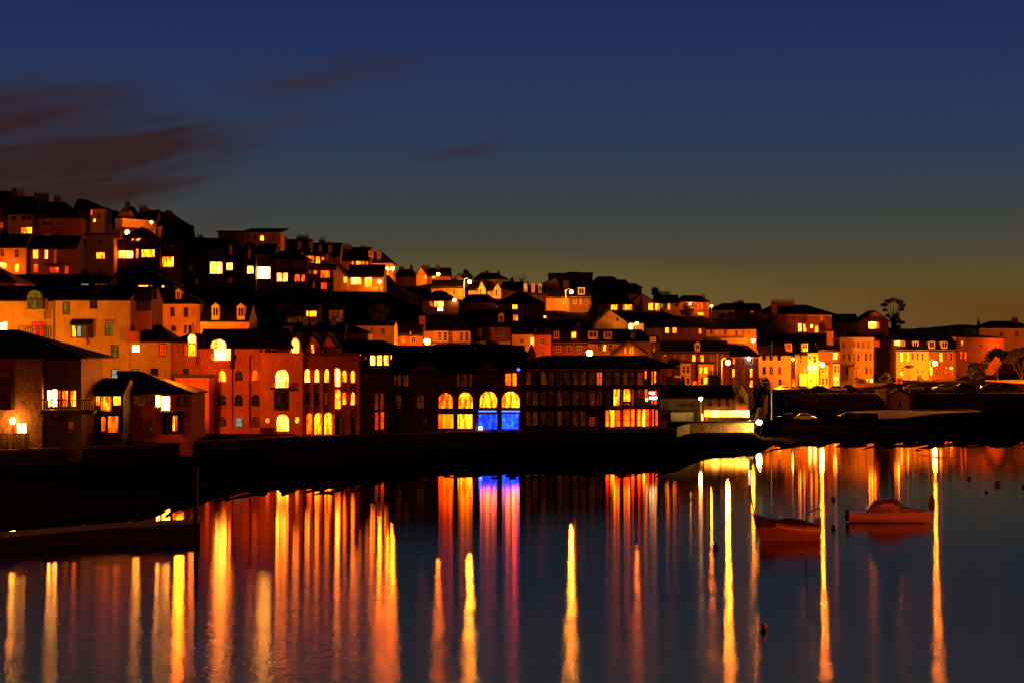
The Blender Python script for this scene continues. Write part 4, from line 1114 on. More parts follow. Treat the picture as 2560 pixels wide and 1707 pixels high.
h.slab('extension', 'H', 575, 275, 640, 355, 2, 4, WALL['cream']())
h = House('shed', 'small white gabled shed roof catching the lamp light below the ochre terrace', 'shed')
h.block('H', 400, 540, 684, 720, 374, 6, wall='white', roof=('front', 468, 632), oh=.25)
h.slab('eaves_lamp', 'H', 336, 672, 384, 694, -.2, 0, pane_mat('y'))
h = House(T, 'unlit dark terrace house with small dormer and a reddish chimney')
h.block('H', 160, 790, 790, 860, 330, 8, wall='dark', roof=('gable', 720), wins=[(245, 800, 280, 850, 'q')])
h.chim('H', [(722, 765, 700, 890, 0)], v=-3, mat='brick')

# ------------------------------------------------------------------ far side of the harbour (crops J and K)
h = House('house', 'cream hipped house half hidden by bushes between lamp and big villa')
h.block('J', 795, 1060, 248, 345, 460, 9, wall='white', roof=('hip', 172, 920, 1330), wins=[(905, 275, 940, 320, 'd'), (1010, 290, 1030, 330, 'd')])
h.block('J', 1062, 1370, 248, 345, 461, 9, wall='dark', roof=('gable', 176), wins=[(1244, 255, 1266, 278, 'o', 'r', 1, 1)])
h.chim('J', [(1046, 1088, 150, 190, 2), (1092, 1160, 134, 190, 3)], mat='dark')
h = House(T, 'long dim terrace with three yellow windows above the seafront houses')
h.block('J', 60, 740, 432, 600, 425, 9, wall='brick', roof=('gable', 362), wins=[(170, 455, 206, 522, 'd'), (282, 440, 328, 506, 'y', 'r', 2, 1), (366, 440, 413, 508, 'y', 'r', 2, 1), (500, 455, 530, 510, 'd'), (590, 460, 620, 515, 'd'), (655, 454, 687, 512, 'y', 'r', 2, 1)])
h.block('J', 742, 1306, 450, 610, 425.4, 9, wall='cream', roof=('gable', 372), wins=[(784, 462, 812, 522, 'd'), (855, 480, 868, 515, 'o', 'r', 1, 1), (940, 465, 972, 527, 'd'), (1064, 470, 1092, 532, 'd'), (1142, 475, 1166, 532, 'd'), (1214, 475, 1240, 532, 'd')])
h.slab('garden_wall', 'J', 890, 560, 1190, 620, -3, -2.6, WALL['cream']())
h = House('house', 'narrow pale house end with two dark windows at the corner of the brick terrace')
h.block('J', 58, 220, 605, 830, 388, 8, wall='pink', roof=('gable', 530), wins=[(92, 635, 118, 710, 'd'), (145, 640, 170, 712, 'd')], fascia=True)
S_ = 'seafront terrace behind the parked cars'
h = House(T, 'brick seafront terrace with pale two storey bays and yellow upper windows', group=S_)
h.block('J', 224, 1000, 716, 1110, 402, 9, wall='brick', roof=('gable', 590), fascia=True,
        wins=[(264, 740, 302, 797, 'd'), (380, 740, 405, 790, 'd'), (470, 742, 508, 797, 'd'), (585, 744, 623, 820, 'y', 'r', 1, 2), (672, 744, 716, 822, 'y', 'r', 2, 2), (780, 750, 826, 812, 'd'), (905, 750, 935, 810, 'd'), (590, 1040, 640, 1108, 'o', 'r', 1, 1), (915, 985, 940, 1070, 'y', 'r', 1, 1)][:8])
h.block('J', 455, 568, 842, 1110, 400.6, 1.5, wall='white', roof=('flat',), oh=.06, wins=[(473, 868, 506, 952, 'd', 'r', 1, 2), (521, 870, 553, 952, 'd', 'r', 1, 2), (522, 1002, 556, 1074, 'd', 'r', 1, 2), (474, 1000, 506, 1074, 'o', 'r', 1, 2)])
h.block('J', 655, 770, 850, 1110, 400.6, 1.5, wall='white', roof=('flat',), oh=.06, wins=[(668, 884, 708, 956, 'y', 'r', 1, 2), (714, 884, 758, 956, 'y', 'r', 1, 2), (678, 1004, 708, 1076, 'd', 'r', 1, 2), (716, 1000, 758, 1074, 'y', 'r', 1, 1)])
h.block('J', 772, 830, 850, 1110, 401, 1, wall='cream', roof=('flat',), oh=.06, wins=[(786, 866, 818, 930, 'o')])
h.slab('downpipe', 'J', 860, 725, 868, 1100, -.18, -.03, paint())
h.slab('porch', 'J', 380, 980, 450, 1000, -1.2, -.03, paint())
h.frame('J', 224, 1000, 401.8)
h.dorm('J', [(624, 636, 664, 682, 'q')], v=.5)
h = House(T, 'dark brick seafront house with a hipped roof and narrow lit windows beside the orange house', group=S_)
h.block('J', 1002, 1328, 768, 1112, 406, 9, wall='brick', roof=('hip', 640, 1050, 1200), fascia='pink',
        wins=[(1040, 786, 1068, 850, 'o', 'r', 1, 1), (1140, 786, 1168, 855, 'd', 'r', 1, 2), (1228, 786, 1262, 855, 'q', 'r', 1, 2), (1036, 904, 1060, 996, 'y', 'r', 1, 1), (1144, 904, 1172, 1000, 'p', 'r', 1, 2), (1230, 900, 1263, 998, 'y', 'r', 1, 2), (1230, 1032, 1263, 1110, 'y', 'r', 1, 2), (1050, 1030, 1080, 1070, 'q')])
u, z = h.uz('J', 1220, 788, -.5)
bm = bmesh.new(); ball(bm, h.W(u, -.5, z), .3)
obj('wall_lamp', bm, steady('lamp_white', (.8, .9, 1), 30), h.root)
h = House('house', 'smooth bright orange lit house of three storeys with red curtained windows', group=S_)
h.block('J', 1331, 1690, 740, 1122, 420, 9, wall='white', roof=('gable', 640), frame='dark', wins=[(1369, 745, 1410, 810, 'd', 'r', 2, 2), (1450, 748, 1488, 810, 'd', 'r', 2, 2), (1540, 748, 1578, 812, 'd', 'r', 2, 2), (1372, 880, 1411, 967, 'd', 'r', 2, 2), (1452, 880, 1490, 966, 'p', 'r', 2, 2), (1545, 880, 1582, 966, 'r', 'r', 2, 2), (1372, 1020, 1412, 1082, 'd', 'r', 2, 2), (1550, 1020, 1586, 1086, 'd', 'r', 2, 2)])
h.dorm('J', [(1646, 625, 1692, 685, 'd')], v=1.2, wall='pink', roof='flat')
h = House(T, 'narrow house with stacked bay windows squeezed beside the orange house', group=S_)
h.block('J', 1692, 1880, 742, 1115, 424, 9, wall='brick', roof=('gable', 640), wins=[(1784, 755, 1810, 840, 'd', 'r', 1, 2), (1840, 905, 1862, 960, 'o', 'r', 1, 2), (1702, 1015, 1738, 1102, 'y', 'r', 2, 1), (1744, 1015, 1770, 1098, 'o', 'r', 1, 1), (1700, 880, 1725, 950, 'p', 'r', 1, 2)])
h.block('J', 1738, 1780, 750, 1000, 423, 1.0, wall='dark', roof=('flat',), oh=.05, wins=[(1745, 780, 1772, 850, 'd'), (1745, 880, 1772, 950, 'd')])
h.slab('door_surround', 'J', 1785, 960, 1870, 1110, -.25, -.03, WALL['white']())
h.dorm('J', [(1822, 626, 1872, 682, 'd')], v=1.0, roof='flat')
u, z = h.uz('J', 1713, 796, -.4)
bm = bmesh.new(); ball(bm, h.W(u, -.4, z), .24)
obj('wall_lamp', bm, steady('lamp_globe_warm', (1, .45, .08), 60), h.root)
h = House(T, 'cream house with twin arched attic windows and glowing lanterns by its door', group=S_)
h.block('J', 1882, 1998, 712, 1115, 428, 9, wall='cream', roof=('gable', 640), wins=[(1886, 755, 1921, 832, 'd', 'a', 1, 2), (1945, 755, 1976, 832, 'q', 'a', 1, 2), (1896, 905, 1932, 978, 'w', 'r', 1, 1), (1896, 1010, 1928, 1060, 'd'), (1950, 1010, 1975, 1060, 'p')])
for x, y in ((1902, 888), (1960, 888)):
    u, z = h.uz('J', x, y, -.5)
    bm = bmesh.new(); ball(bm, h.W(u, -.5, z), .36)
    obj('wall_lamp', bm, steady('lamp_globe_warm', (1, .45, .08), 60), h.root)
h = House(T, 'brick seafront house with pale bays beside the big cream townhouse', group=S_)
h.block('J', 2000, 2240, 695, 1115, 432, 9, wall='brick', roof=('gable', 590), fascia=True, wins=[(2160, 725, 2214, 800, 'w', 'r', 1, 1)])
h.block('J', 2022, 2112, 860, 1115, 430.8, 1.4, wall='cream', roof=('flat',), oh=.05, wins=[(2030, 880, 2064, 955, 'o'), (2070, 880, 2104, 955, 'o'), (2038, 1000, 2066, 1082, 'd', 'r', 1, 2), (2078, 1000, 2106, 1082, 'd', 'r', 1, 2)])
h.block('J', 2165, 2236, 850, 1115, 430.8, 1.4, wall='cream', roof=('flat',), oh=.05, wins=[(2176, 860, 2202, 948, 'd', 'r', 1, 2), (2212, 860, 2232, 948, 'd', 'r', 1, 2), (2172, 990, 2206, 1092, 'w', 'r', 1, 1), (2212, 990, 2234, 1092, 'y', 'r', 1, 1)])
h.chim('J', [(2090, 2165, 445, 600, 0)], mat='brick')
h = House('townhouse', 'tall cream townhouse with rows of dark sash windows and a lit porch')
h.block('K', 268, 645, 572, 1095, 442, 10, wall='cream', roof=('parapet',), roofmat=WALL['cream'](), fascia=True,
        wins=[(298, 604, 321, 662, 'd'), (414, 604, 438, 662, 'd'), (460, 604, 484, 662, 'd'), (518, 606, 541, 664, 'd'), (580, 606, 603, 664, 'd'), (298, 735, 322, 806, 'd'), (360, 735, 383, 808, 'd'), (418, 735, 440, 808, 'd'), (464, 737, 487, 812, 'd'), (546, 725, 577, 818, 'd', 'r', 2, 2), (600, 728, 624, 812, 'd'),
              (329, 885, 362, 972, 'd', 'r', 2, 3), (462, 885, 498, 1000, 'o', 'a', 1, 1), (553, 880, 578, 962, 'p'), (604, 880, 624, 962, 'd'), (560, 1010, 586, 1036, 'y', 'r', 1, 1), (604, 1015, 636, 1056, 'w', 'r', 1, 1)])
h.slab('porch', 'K', 415, 855, 545, 872, -1.6, -.03, WALL['cream']())
for x in (424, 534):
    h.slab('porch_column', 'K', x - 6, 872, x + 6, 1000, -1.5, -1.2, WALL['cream']())
h.slab('string_course', 'K', 266, 686, 647, 696, -.18, -.02, paint())
h.slab('side_gable', 'K', 150, 575, 268, 640, 1.5, 6, WALL['cream']())
h = House('villa', 'broad hipped villa on the far rise with a long chimney of many pots')
h.block('J', 1350, 1640, 295, 510, 466, 10, wall='brick', wins=[(1590, 320, 1612, 370, 'd')])
h.block('J', 1643, 2148, 296, 510, (463, 470), 11, wall='pink', fascia='cream',
        wins=[(1660, 302 + 8, 1680, 362, 'd'), (1714, 312, 1734, 364, 'd'), (1784, 312, 1806, 364, 'd'), (1836, 312, 1856, 364, 'd'), (1916, 314, 1942, 370, 'p'), (1966, 316, 1986, 372, 'd'), (2028, 314, 2054, 364, 'r'), (2086, 320, 2106, 372, 'd'),
              (1668, 400, 1688, 480, 'd'), (1722, 410, 1742, 484, 'd'), (1774, 396, 1814, 490, 'w', 'r', 1, 2), (1831, 402, 1866, 490, 'y', 'r', 1, 2), (1909, 408, 1942, 452, 'w', 'r', 1, 1), (1962, 415, 1999, 498, 'y', 'r', 1, 2), (2030, 420, 2052, 484, 'd')])
h.frame('J', 1352, 2150, 466)
h.roof('J', ('hip', 190, 1480, 1860), h.uz('J', 1352, 294)[1], 12, .7, slate())
h.chim('J', [(1472, 1726, 126, 230, 16)], v=5, mat='brick').aerial('J', 1715, 80, 200, 5)
h.slab('chimney_breast', 'J', 1470, 185, 1530, 296, -.8, 1, WALL['pink']())
h = House('house', 'gabled house with a bright picture window at the end of the far ridge')
h.block('K', 488, 812, 372, 525, 472, 10, wall='pink', roof=('front', 657, 262), wins=[(590, 376, 680, 458, 'w', 'r', 1, 1), (684, 380, 714, 456, 'o', 'r', 1, 1)])
h.block('K', 172, 485, 380, 450, 476, 10, wall='brick', roof=('gable', 292), wins=[(458, 390, 482, 446, 'w', 'r', 1, 1), (250, 395, 300, 430, 'd')])
h.chim('K', [(600, 652, 232, 300, 0)], v=4, mat='dark').aerial('K', 608, 150, 240)
h = House('house', 'dark blank house flank with one red three light window above a garden')
h.block('K', 648, 892, 572, 965, 458, 9, wall='dark', roof=('mono', 560), oh=.1, wins=[(640 + 14, 596, 714, 660, 'r', 'r', 3, 1)])
h.chim('K', [(110, 190, 425, 600, 0)], v=-6, mat='dark')
h = House(T, 'wide white seafront terrace with four attic dormers behind the tall lamp')
h.block('K', 902, 1262, 692, 1020, 450, 10, wall='cream', roof=('gable', 556), fascia=True,
        wins=[(942, 720, 980, 822, 'w', 'r', 1, 2), (1006, 718, 1045, 822, 'y', 'r', 1, 2), (1070, 725, 1094, 802, 'p', 'r', 1, 2), (1128, 730, 1151, 806, 'd', 'r', 1, 2), (1184, 730, 1207, 806, 'd', 'r', 1, 2), (946, 940, 976, 980, 'w', 'r', 1, 1), (950, 885, 985, 930, 'd'), (1130, 900, 1150, 960, 'd'), (1184, 912, 1204, 962, 'o', 'r', 1, 1)])
h.block('K', 1265, 1565, 692, 1020, 451, 10, wall='brick', roof=('gable', 556), fascia=True,
        wins=[(1300, 722, 1322, 800, 'd', 'r', 1, 2), (1384, 724, 1416, 822, 'y', 'r', 1, 2), (1446, 726, 1470, 810, 'd', 'r', 1, 2), (1505, 728, 1530, 812, 'd', 'r', 1, 2), (1279, 880, 1305, 976, 'y', 'r', 1, 1), (1445, 876, 1476, 902, 'y', 'c', 1, 1), (1498, 874, 1534, 914, 'w', 'c', 1, 1), (1508, 920, 1534, 976, 'o', 'r', 1, 1), (1340, 920, 1358, 960, 'p', 'r', 1, 1), (1446, 928, 1466, 954, 'o', 'r', 1, 1)])
h.frame('K', 902, 1565, 450.5)
h.dorm('K', [(932, 598, 990, 656, 'o'), (1090, 602, 1140, 658, 'q'), (1270, 604, 1324, 664, 'q'), (1410, 606, 1464, 666, 'q')], v=1.0, roof='flat')
u0, z0 = h.uz('K', 876, 640, 1.0); u1, z1 = h.uz('K', 934, 592, 1.0)
bm = bmesh.new(); box(bm, (u0, .6, z0), (u1, .9, z1))
h.part('roof_light', bm, pane_mat('w'))
h = House(T, 'shadowy terrace flank receding from the white seafront terrace')
h.block('K', 1568, 2110, 552, 965, (456, 492), 10, wall='pink', roof=('mono', 515), oh=.5, wins=[(1622, 708, 1643, 797, 'o', 'r', 1, 2), (1668, 714, 1690, 797, 'o', 'r', 1, 2), (2034, 620, 2049, 690, 'o', 'r', 1, 1), (1628, 590, 1662, 652, 'd'), (1740, 610, 1765, 660, 'd'), (1840, 620, 1860, 670, 'd')])
h = House('villa', 'cream hipped villa at the far edge of the town with thin chimneys')
h.block('K', 1830, 2440, 452, 700, 508, 11, wall='cream', roof=('hip', 370, 1950, 2235), fascia=True, wins=[(1908, 485, 1952, 526, 'p', 'r', 2, 1), (2054, 498, 2102, 548, 'd'), (2228, 480, 2274, 542, 'd'), (2390, 480, 2420, 540, 'd')])
h.chim('K', [(2194, 2256, 322, 380, 5), (1806, 1832, 340, 450, 1)], mat='dark')
h = House('house', 'plain pale gable end peeping between tree and roofs on the far side')
h.block('K', 925, 1000, 510, 560, 486, 8, wall='white', roof=('front', 955, 470), oh=.15)
# ------------------------------------------------------------------ terrain, foreshore, quay, water
CP = [((a + b) / 2, F * 0 + D, H - (py - CY) / F * D) for a, b, py, D in BASES]
CPX = np.array([c[0] for c in CP]); CPD = np.array([c[1] for c in CP]); CPZ = np.array([c[2] for c in CP])
for px in range(-500, 3100, 150):
    d = q_depth(px)
    zq = 2.5 if px < 1900 else 4.0
    CPX = np.append(CPX, px); CPD = np.append(CPD, d); CPZ = np.append(CPZ, zq)
def ground(px, D):
    w = 1.0 / (((CPX - px) / 90.0) ** 2 + ((CPD - D) / 14.0) ** 2 + 0.15) ** 2
    z = float((w * CPZ).sum() / w.sum())
    for a, b, py, Db in BASES:
        if Db >= D - 10 and a - 12 < px < b + 12:
            z = min(z, H - (py - CY) / F * D)
    sky = float(np.interp(px, [-400, 0, 480, 950, 1350, 1700, 2100, 2560, 3000], [590, 595, 600, 665, 725, 765, 830, 880, 880]))
    z = min(z, H - (sky - CY) / F * D)
    return z - .15
def sheet(name, cols, rows, fn, mat, kind='structure', label=None):
    bm = bmesh.new()
    g = [[bm.verts.new(fn(a, b)) for a in cols] for b in rows]
    for j in range(len(rows) - 1):
        for i in range(len(cols) - 1):
            bm.faces.new((g[j][i], g[j][i + 1], g[j + 1][i + 1], g[j + 1][i]))
    return tag(obj(name, bm, mat, loc=(0, 0, 0)), kind=kind)
ecol = [-700, -500] + list(range(-300, 2901, 24)) + [3000, 3200]
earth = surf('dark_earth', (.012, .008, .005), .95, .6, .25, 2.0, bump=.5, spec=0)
def hill(px, t):
    q = q_depth(px) + 1.0
    D = q + (530 - q) * t
    z = ground(px, D)
    p = at(px, CY, D)
    p.z = z
    return p
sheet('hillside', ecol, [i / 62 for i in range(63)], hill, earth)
mud = surf('wet_mud', (.006, .003, .0015), .9, .7, .12, 1.2, bump=.5, spec=0)
rs = random.Random(3)
def shore(px, t):
    D = s_depth(px) * (1 - t) + (q_depth(px) + 1) * t
    p = at(px, CY, D)
    z = -.25 + 1.35 * t ** .8
    if 0 < t < 1:
        z += (rs.random() - .5) * (.34 if t < .3 else .18)
    p.z = z
    return p
sheet('foreshore', ecol, [0, .03, .06, .1] + [.1 + .9 * i / 26 for i in range(1, 27)], shore, mud)
# sea: two crossed ripple scales break the reflections near the camera
m, t = nodes_of('harbour_water')
nn, lk = t.nodes.new, t.links.new
out = nn('ShaderNodeOutputMaterial')
co = nn('ShaderNodeTexCoord')
def rip(scale, sx, sy, detail):
    mp = nn('ShaderNodeMapping'); mp.inputs['Scale'].default_value = (sx, sy, 1)
    n = nn('ShaderNodeTexNoise'); n.inputs['Scale'].default_value = scale; n.inputs['Detail'].default_value = detail
    lk(co.outputs['Object'], mp.inputs['Vector']); lk(mp.outputs[0], n.inputs['Vector'])
    return n.outputs['Fac']
a_, b_ = rip(4.0, .6, 1, 2), rip(1.4, .35, 1, 2)
ad = nn('ShaderNodeMath'); ad.operation = 'MULTIPLY_ADD'; ad.inputs[1].default_value = .25
lk(b_, ad.inputs[0]); lk(a_, ad.inputs[2])
bp = nn('ShaderNodeBump'); bp.inputs['Distance'].default_value = .10
geo = nn('ShaderNodeNewGeometry'); sy = nn('ShaderNodeSeparateXYZ')
lk(geo.outputs['Position'], sy.inputs[0])
def by_distance(y0, y1, v0, v1):
    r = nn('ShaderNodeMapRange')
    r.inputs['From Min'].default_value = y0; r.inputs['From Max'].default_value = y1
    r.inputs['To Min'].default_value = v0; r.inputs['To Max'].default_value = v1
    lk(sy.outputs['Y'], r.inputs['Value'])
    return r.outputs[0]
lk(by_distance(75, 130, .13, .0), bp.inputs['Strength'])      # a breeze out in the harbour, calm under the quay
lk(ad.outputs[0], bp.inputs['Height'])
gl_ = nn('ShaderNodeBsdfAnisotropic'); gl_.distribution = 'BECKMANN'; gl_.inputs['Color'].default_value = (1, .88, .60, 1)
lk(by_distance(80, 200, .125, .042), gl_.inputs['Roughness'])
gl_.inputs['Anisotropy'].default_value = .58                    # ripple crests lie along the shore
tg = nn('ShaderNodeCombineXYZ'); tg.inputs[0].default_value = 1.0
lk(tg.outputs[0], gl_.inputs['Tangent'])
df = nn('ShaderNodeBsdfDiffuse'); df.inputs['Color'].default_value = (.006, .007, .009, 1)
fr = nn('ShaderNodeFresnel'); fr.inputs['IOR'].default_value = 1.333
mx = nn('ShaderNodeMixShader')
lk(bp.outputs[0], gl_.inputs['Normal'])
lk(fr.outputs[0], mx.inputs[0]); lk(df.outputs[0], mx.inputs[1]); lk(gl_.outputs[0], mx.inputs[2]); lk(mx.outputs[0], out.inputs[0])
bm = bmesh.new()
for p in ((-400, -60, 0), (400, -60, 0), (400, 330, 0), (-400, 330, 0)):
    bm.verts.new(p)
bm.faces.new(bm.verts)
tag(obj('water', bm, m, loc=(0, 0, 0)), kind='structure')
# tide pools left on the mud
for pts in (((1150, 1440), (1500, 1452), (1490, 1462), (1330, 1470), (1200, 1452)),):
    pass
def pool(c, pts, z):
    bm = bmesh.new()
    vs = []
    for x, y in pts:
        px, py = pxy(c, x, y)
        D = F * (H - z) / (py - CY)
        p = at(px, py, D)
        vs.append(bm.verts.new(p))
    bm.faces.new(vs)
    bm.normal_update()
    if bm.faces[:][0].normal.z < 0:
        bm.faces[:][0].normal_flip()
    tag(obj('tide_pool_water', bm, m, loc=(0, 0, 0)), kind='structure')
pool('M', [(1080, 985), (1240, 998), (1420, 1010), (1560, 1022), (1380, 1046), (1330, 1030), (1200, 1008)], .35)
# quay walls
def wallstrip(name, label, pxs, ztop, zbot, mat, thick=1.0, dd=0.0, cat='wall', cope=True, depth=None):
    root = empty(name, at((pxs[0] + pxs[-1]) / 2, CY, (depth or q_depth)((pxs[0] + pxs[-1]) / 2) + dd) * 1.0, label, cat)
    root.location.z = zbot
    for nm, z0, z1, ov, mt in (('wall', zbot, ztop, 0, mat),) + ((('coping', ztop + .003, ztop + .22, .12, surf('kerb_stone', (.12, .08, .05), .85)),) if cope else ()):
        bm = bmesh.new()
        pr = None
        for px in pxs:
            D = (depth or q_depth)(px) + dd
            zt = z1(px) if callable(z1) else z1
            a = at(px, CY, D - ov); b = at(px, CY, D + thick)
            r = [bm.verts.new((q.x, q.y, z)) for q, z in ((a, z0), (a, zt), (b, zt), (b, z0))]
            if pr:
                for i in range(4):
                    j = (i + 1) % 4
                    bm.faces.new((pr[i], r[i], r[j], pr[j]))
            else:
                bm.faces.new(r)
            pr = r
        bm.faces.new(pr[::-1])
        bmesh.ops.recalc_face_normals(bm, faces=bm.faces)
        obj(nm, bm, mt, root)
    return root
qmat = surf('quay_stone', (.03, .014, .008), .9, .6, .5, 2.5, bump=.6, brick=1.2, spec=.1)
wallstrip('quay_wall', 'long dark stone quay wall under the waterfront buildings', list(range(-400, 1691, 40)), 2.35, -.6, qmat, dd=-1.5)
wallstrip('quay_wall', 'rough stone quay wall under the low cafe with the lit awning', list(range(1692, 1885, 16)), 2.2, -.6, WALL['stone'](), dd=1.0)
wallstrip('sea_wall', 'tall dark sea wall under the parked cars, ending in a slope', list(range(1900, 2180, 20)) + [2186, 2217], lambda px: 4.1 if px < 2186 else 4.1 - (px - 2186) / 31 * 2.6, 0, qmat, dd=0, cope=False)
wallstrip('sea_wall', 'tall dark sea wall beyond the little pedimented hut', list(range(2278, 3000, 30)), 4.2, 0, qmat, dd=0, cope=False)
def strip(name, c0, c1, D0, D1, z, mat):
    bm = bmesh.new()
    vs = [at(c0, CY, D0), at(c1, CY, D0), at(c1, CY, D1), at(c0, CY, D1)]
    f = bm.faces.new([bm.verts.new((v.x, v.y, z)) for v in vs])
    tag(obj(name, bm, mat, loc=(0, 0, 0)), kind='structure')
asph = surf('asphalt', (.06, .055, .05), .7, .3, .5, 6)
strip('road', 1895, 3000, 404, 424, 4.02, asph)
strip('pavement', 1895, 3000, 424.5, 428, 4.15, surf('paving', (.22, .2, .17), .8))
# slipway ramp and path below the sea wall
def ramp(name, pts, mat):
    bm = bmesh.new()
    f = bm.faces.new([bm.verts.new(at(*pxy(c, x, y), D)) for c, x, y, D in pts])
    bm.normal_update()
    if f.normal.z < 0:
        f.normal_flip()
    tag(obj(name, bm, mat, loc=(0, 0, 0)), kind='structure')
sand = surf('slipway_concrete', (.12, .085, .045), .85, .35, .3, 2)
ramp('slipway_path', [('M', 300, 566, 398), ('M', 1030, 545, 398), ('M', 1690, 532, 398), ('M', 1880, 572, 380), ('M', 1300, 600, 368), ('M', 960, 650, 340), ('M', 700, 655, 340), ('M', 690, 590, 366), ('M', 320, 588, 372)], sand)
ramp('slipway_path', [('M', 1260, 612, 362), ('M', 1800, 580, 374), ('M', 1760, 620, 356), ('M', 1600, 700, 322)], mud)
# distant hills beyond the harbour
bm = bmesh.new()
rr = random.Random(5)
pr = None
for i, px in enumerate(range(2080, 2720, 20)):
    py = 818 - 3 * math.sin(i * .5) - 4 * math.exp(-((px - 2420) / 60) ** 2) + rr.random()
    top = at(px, py, 2600); bot = at(px, 905, 2400); bk = at(px, 880, 3000)
    r = [bm.verts.new(p) for p in (bot, top, bk)]
    if pr:
        bm.faces.new((pr[0], r[0], r[1], pr[1])); bm.faces.new((pr[1], r[1], r[2], pr[2]))
    pr = r
tag(obj('hills', bm, surf('far_hills', (.05, .05, .06), .95), loc=(0, 0, 0)), kind='structure')
strip('land', -3000, 6000, 520, 2900, -2.0, earth)

# ------------------------------------------------------------------ street lamps
SOD = (1.0, .165, .004)
def lamp(px, py, D, label, power=1.0, post=None, arm=0.0, r=.42, hgt=7.0, col=SOD, name='street_lamp', group='sodium street lamps'):
    r *= .72
    p = at(px, py, D)
    gz = max(p.z - hgt, ground(px, D) - .3) if post is None else at(px, post, D).z
    base = Vector((p.x - arm, p.y, gz))
    root = empty(name, base, label, 'street lamp', group)
    bm = bmesh.new()
    tube(bm, base, (base.x, base.y, p.z + .35), .11, .07, 8)
    tube(bm, base, base + Vector((0, 0, .9)), .17, .15, 8)
    if arm:
        q = Vector((base.x, base.y, p.z + .35))
        tube(bm, q, (base.x + arm * .5, p.y, p.z + .75), .06, .05, 6)
        tube(bm, (base.x + arm * .5, p.y, p.z + .75), (p.x, p.y, p.z + .62), .05, .05, 6)
    obj('post', bm, surf('galvanised_steel', (.35, .33, .3), .45, .15, metallic=.3), root)
    bm = bmesh.new()
    tube(bm, (p.x, p.y, p.z + r * .75), (p.x, p.y, p.z + r * 1.25), r * .9, r * .35, 12)
    obj('hood', bm, black(), root)
    bm = bmesh.new()
    ball(bm, p, r, (1, 1, .95), 14)
    k = 'lamp_%d_%d' % (round(power * 100), round(col[2] * 100))
    obj('globe', bm, steady(k, col, LAMP * power), root, smooth=True)
    return root
LAMP = 900.0
def Lc(c, x, y, D, label, **k):
    px, py = pxy(c, x, y)
    if 'post' in k:
        k['post'] = pxy(c, 0, k['post'])[1]
    return lamp(px, py, D, label, **k)
Lc('A', 1425, 632, 408, 'dazzling street lamp between the pale tower house and the gabled brick house', power=1.3, r=.6)
Lc('A', 1697, 518, 428, 'small street lamp against the front of the long pale hilltop terrace', r=.4)
Lc('A', 18, 992, 371, 'street lamp shining on the end bay of the low terrace at the picture edge', r=.38)
Lc('D', 2190, 590, 417, 'thinner of two street lamps at the end of the skyline terrace', r=.36)
Lc('D', 2246, 588, 416, 'brighter of two street lamps at the end of the skyline terrace', r=.5)
Lc('D', 2100, 738, 359, 'lamp on a short post in front of the white gabled house', r=.42, hgt=3, power=.7)
Lc('F', 876, 205, 428, 'street lamp beside the half timbered house on the ridge', r=.45)
Lc('F', 1228, 290, 396, 'street lamp on a tall pale post before the cream twin gables', power=2.2, col=(1, .30, .02), r=.5, arm=1.15, post=485)
Lc('F', 750, 955, 304, 'blazing street lamp beside the white double bayed house', r=.62, power=1.2)
Lc('H', 663, 405, 394, 'street lamp on a tall pale post in front of the ochre terrace', power=2.2, col=(1, .30, .02), r=.5, arm=1.1, post=590)
Lc('H', 1398, 755, 336, 'street lamp over the glowing pale gable in the middle of the slope', r=.36, power=.4)
Lc('H', 868, 1083, 294, 'blazing street lamp just above the ridge of the glazed pavilion', r=.62, power=1.2)
Lc('J', 800, 200, 438, 'pale street lamp on the ridge at the corner of the square bay house', r=.36, power=.7)
Lc('J', 1267, 586, 418, 'street lamp at the far end of the long dim terrace', r=.5)
Lc('J', 985, 832, 318, 'street lamp on a post between brick bays and the dark brick seafront house', r=.5, arm=1.0, post=1210, power=4.5, col=(1, .25, .012))
Lc('J', 2040, 853, 419, 'street lamp on a post in front of the brick house beside the cream townhouse', r=.6, arm=1.1, post=1112, power=5.0, col=(1, .23, .01))
Lc('K', 1332, 840, 436, 'street lamp on a post in front of the white terrace with attic dormers', r=.66, arm=1.15, post=1140, power=3.8, col=(1, .23, .01))
Lc('J', 680, 1236, 285, 'greenish white floodlight on a pole at the cafe corner', r=.36, col=(.95, 1, .45), post=1480, power=.07)
Lc('J', 1335, 1500, 281, 'low yellow lamp dazzling at the end of the cafe quay', r=.5, col=(1, .62, .12), hgt=2.2, power=1.6)
# added bare point lights stand in for unseen lamps; no poles or fittings are modelled
def light(name, p, watts, col=SOD, r=.5):
    l = bpy.data.lights.new(name, 'POINT')
    l.energy = watts; l.color = col; l.shadow_soft_size = r
    o = bpy.data.objects.new(name, l)
    COL.objects.link(o)
    o.location = p
light('unseen_light', at(*pxy('B', 560, 930), 236), 2800, (1, .24, .004))
light('unseen_light', at(*pxy('B', 1850, 690), 270), 9500, (1, .16, .003))
light('unseen_light', at(*pxy('D', 150, 1290), 270), 2600)
light('unseen_light', at(*pxy('B', -150, 520), 241), 2600, (1, .24, .004))
light('unseen_light', at(448, 930, 226), 6800, (1, .15, .003))  # added above the hipped roof to graze the arched block; no lamp stands there
light('unseen_light', at(-560, 700, 150), 15000, (1, .13, .003), 1.0)
light('unseen_light', at(*pxy('E', 2200, 330), 292), 1800)
light('unseen_light', at(*pxy('A', 1230, 780), 372), 1200)
light('unseen_light', at(*pxy('H', 1330, 1160), 296), 700)
light('unseen_light', at(*pxy('J', 1560, 1100), 411), 4500, (1, .14, .003))
light('unseen_light', at(*pxy('J', 960, 900), 388), 7000, (1, .17, .004))  # bare light added because the post lamp stands too far from this terrace
light('unseen_light', at(*pxy('K', 60, 1010), 426), 7000, (1, .14, .003))
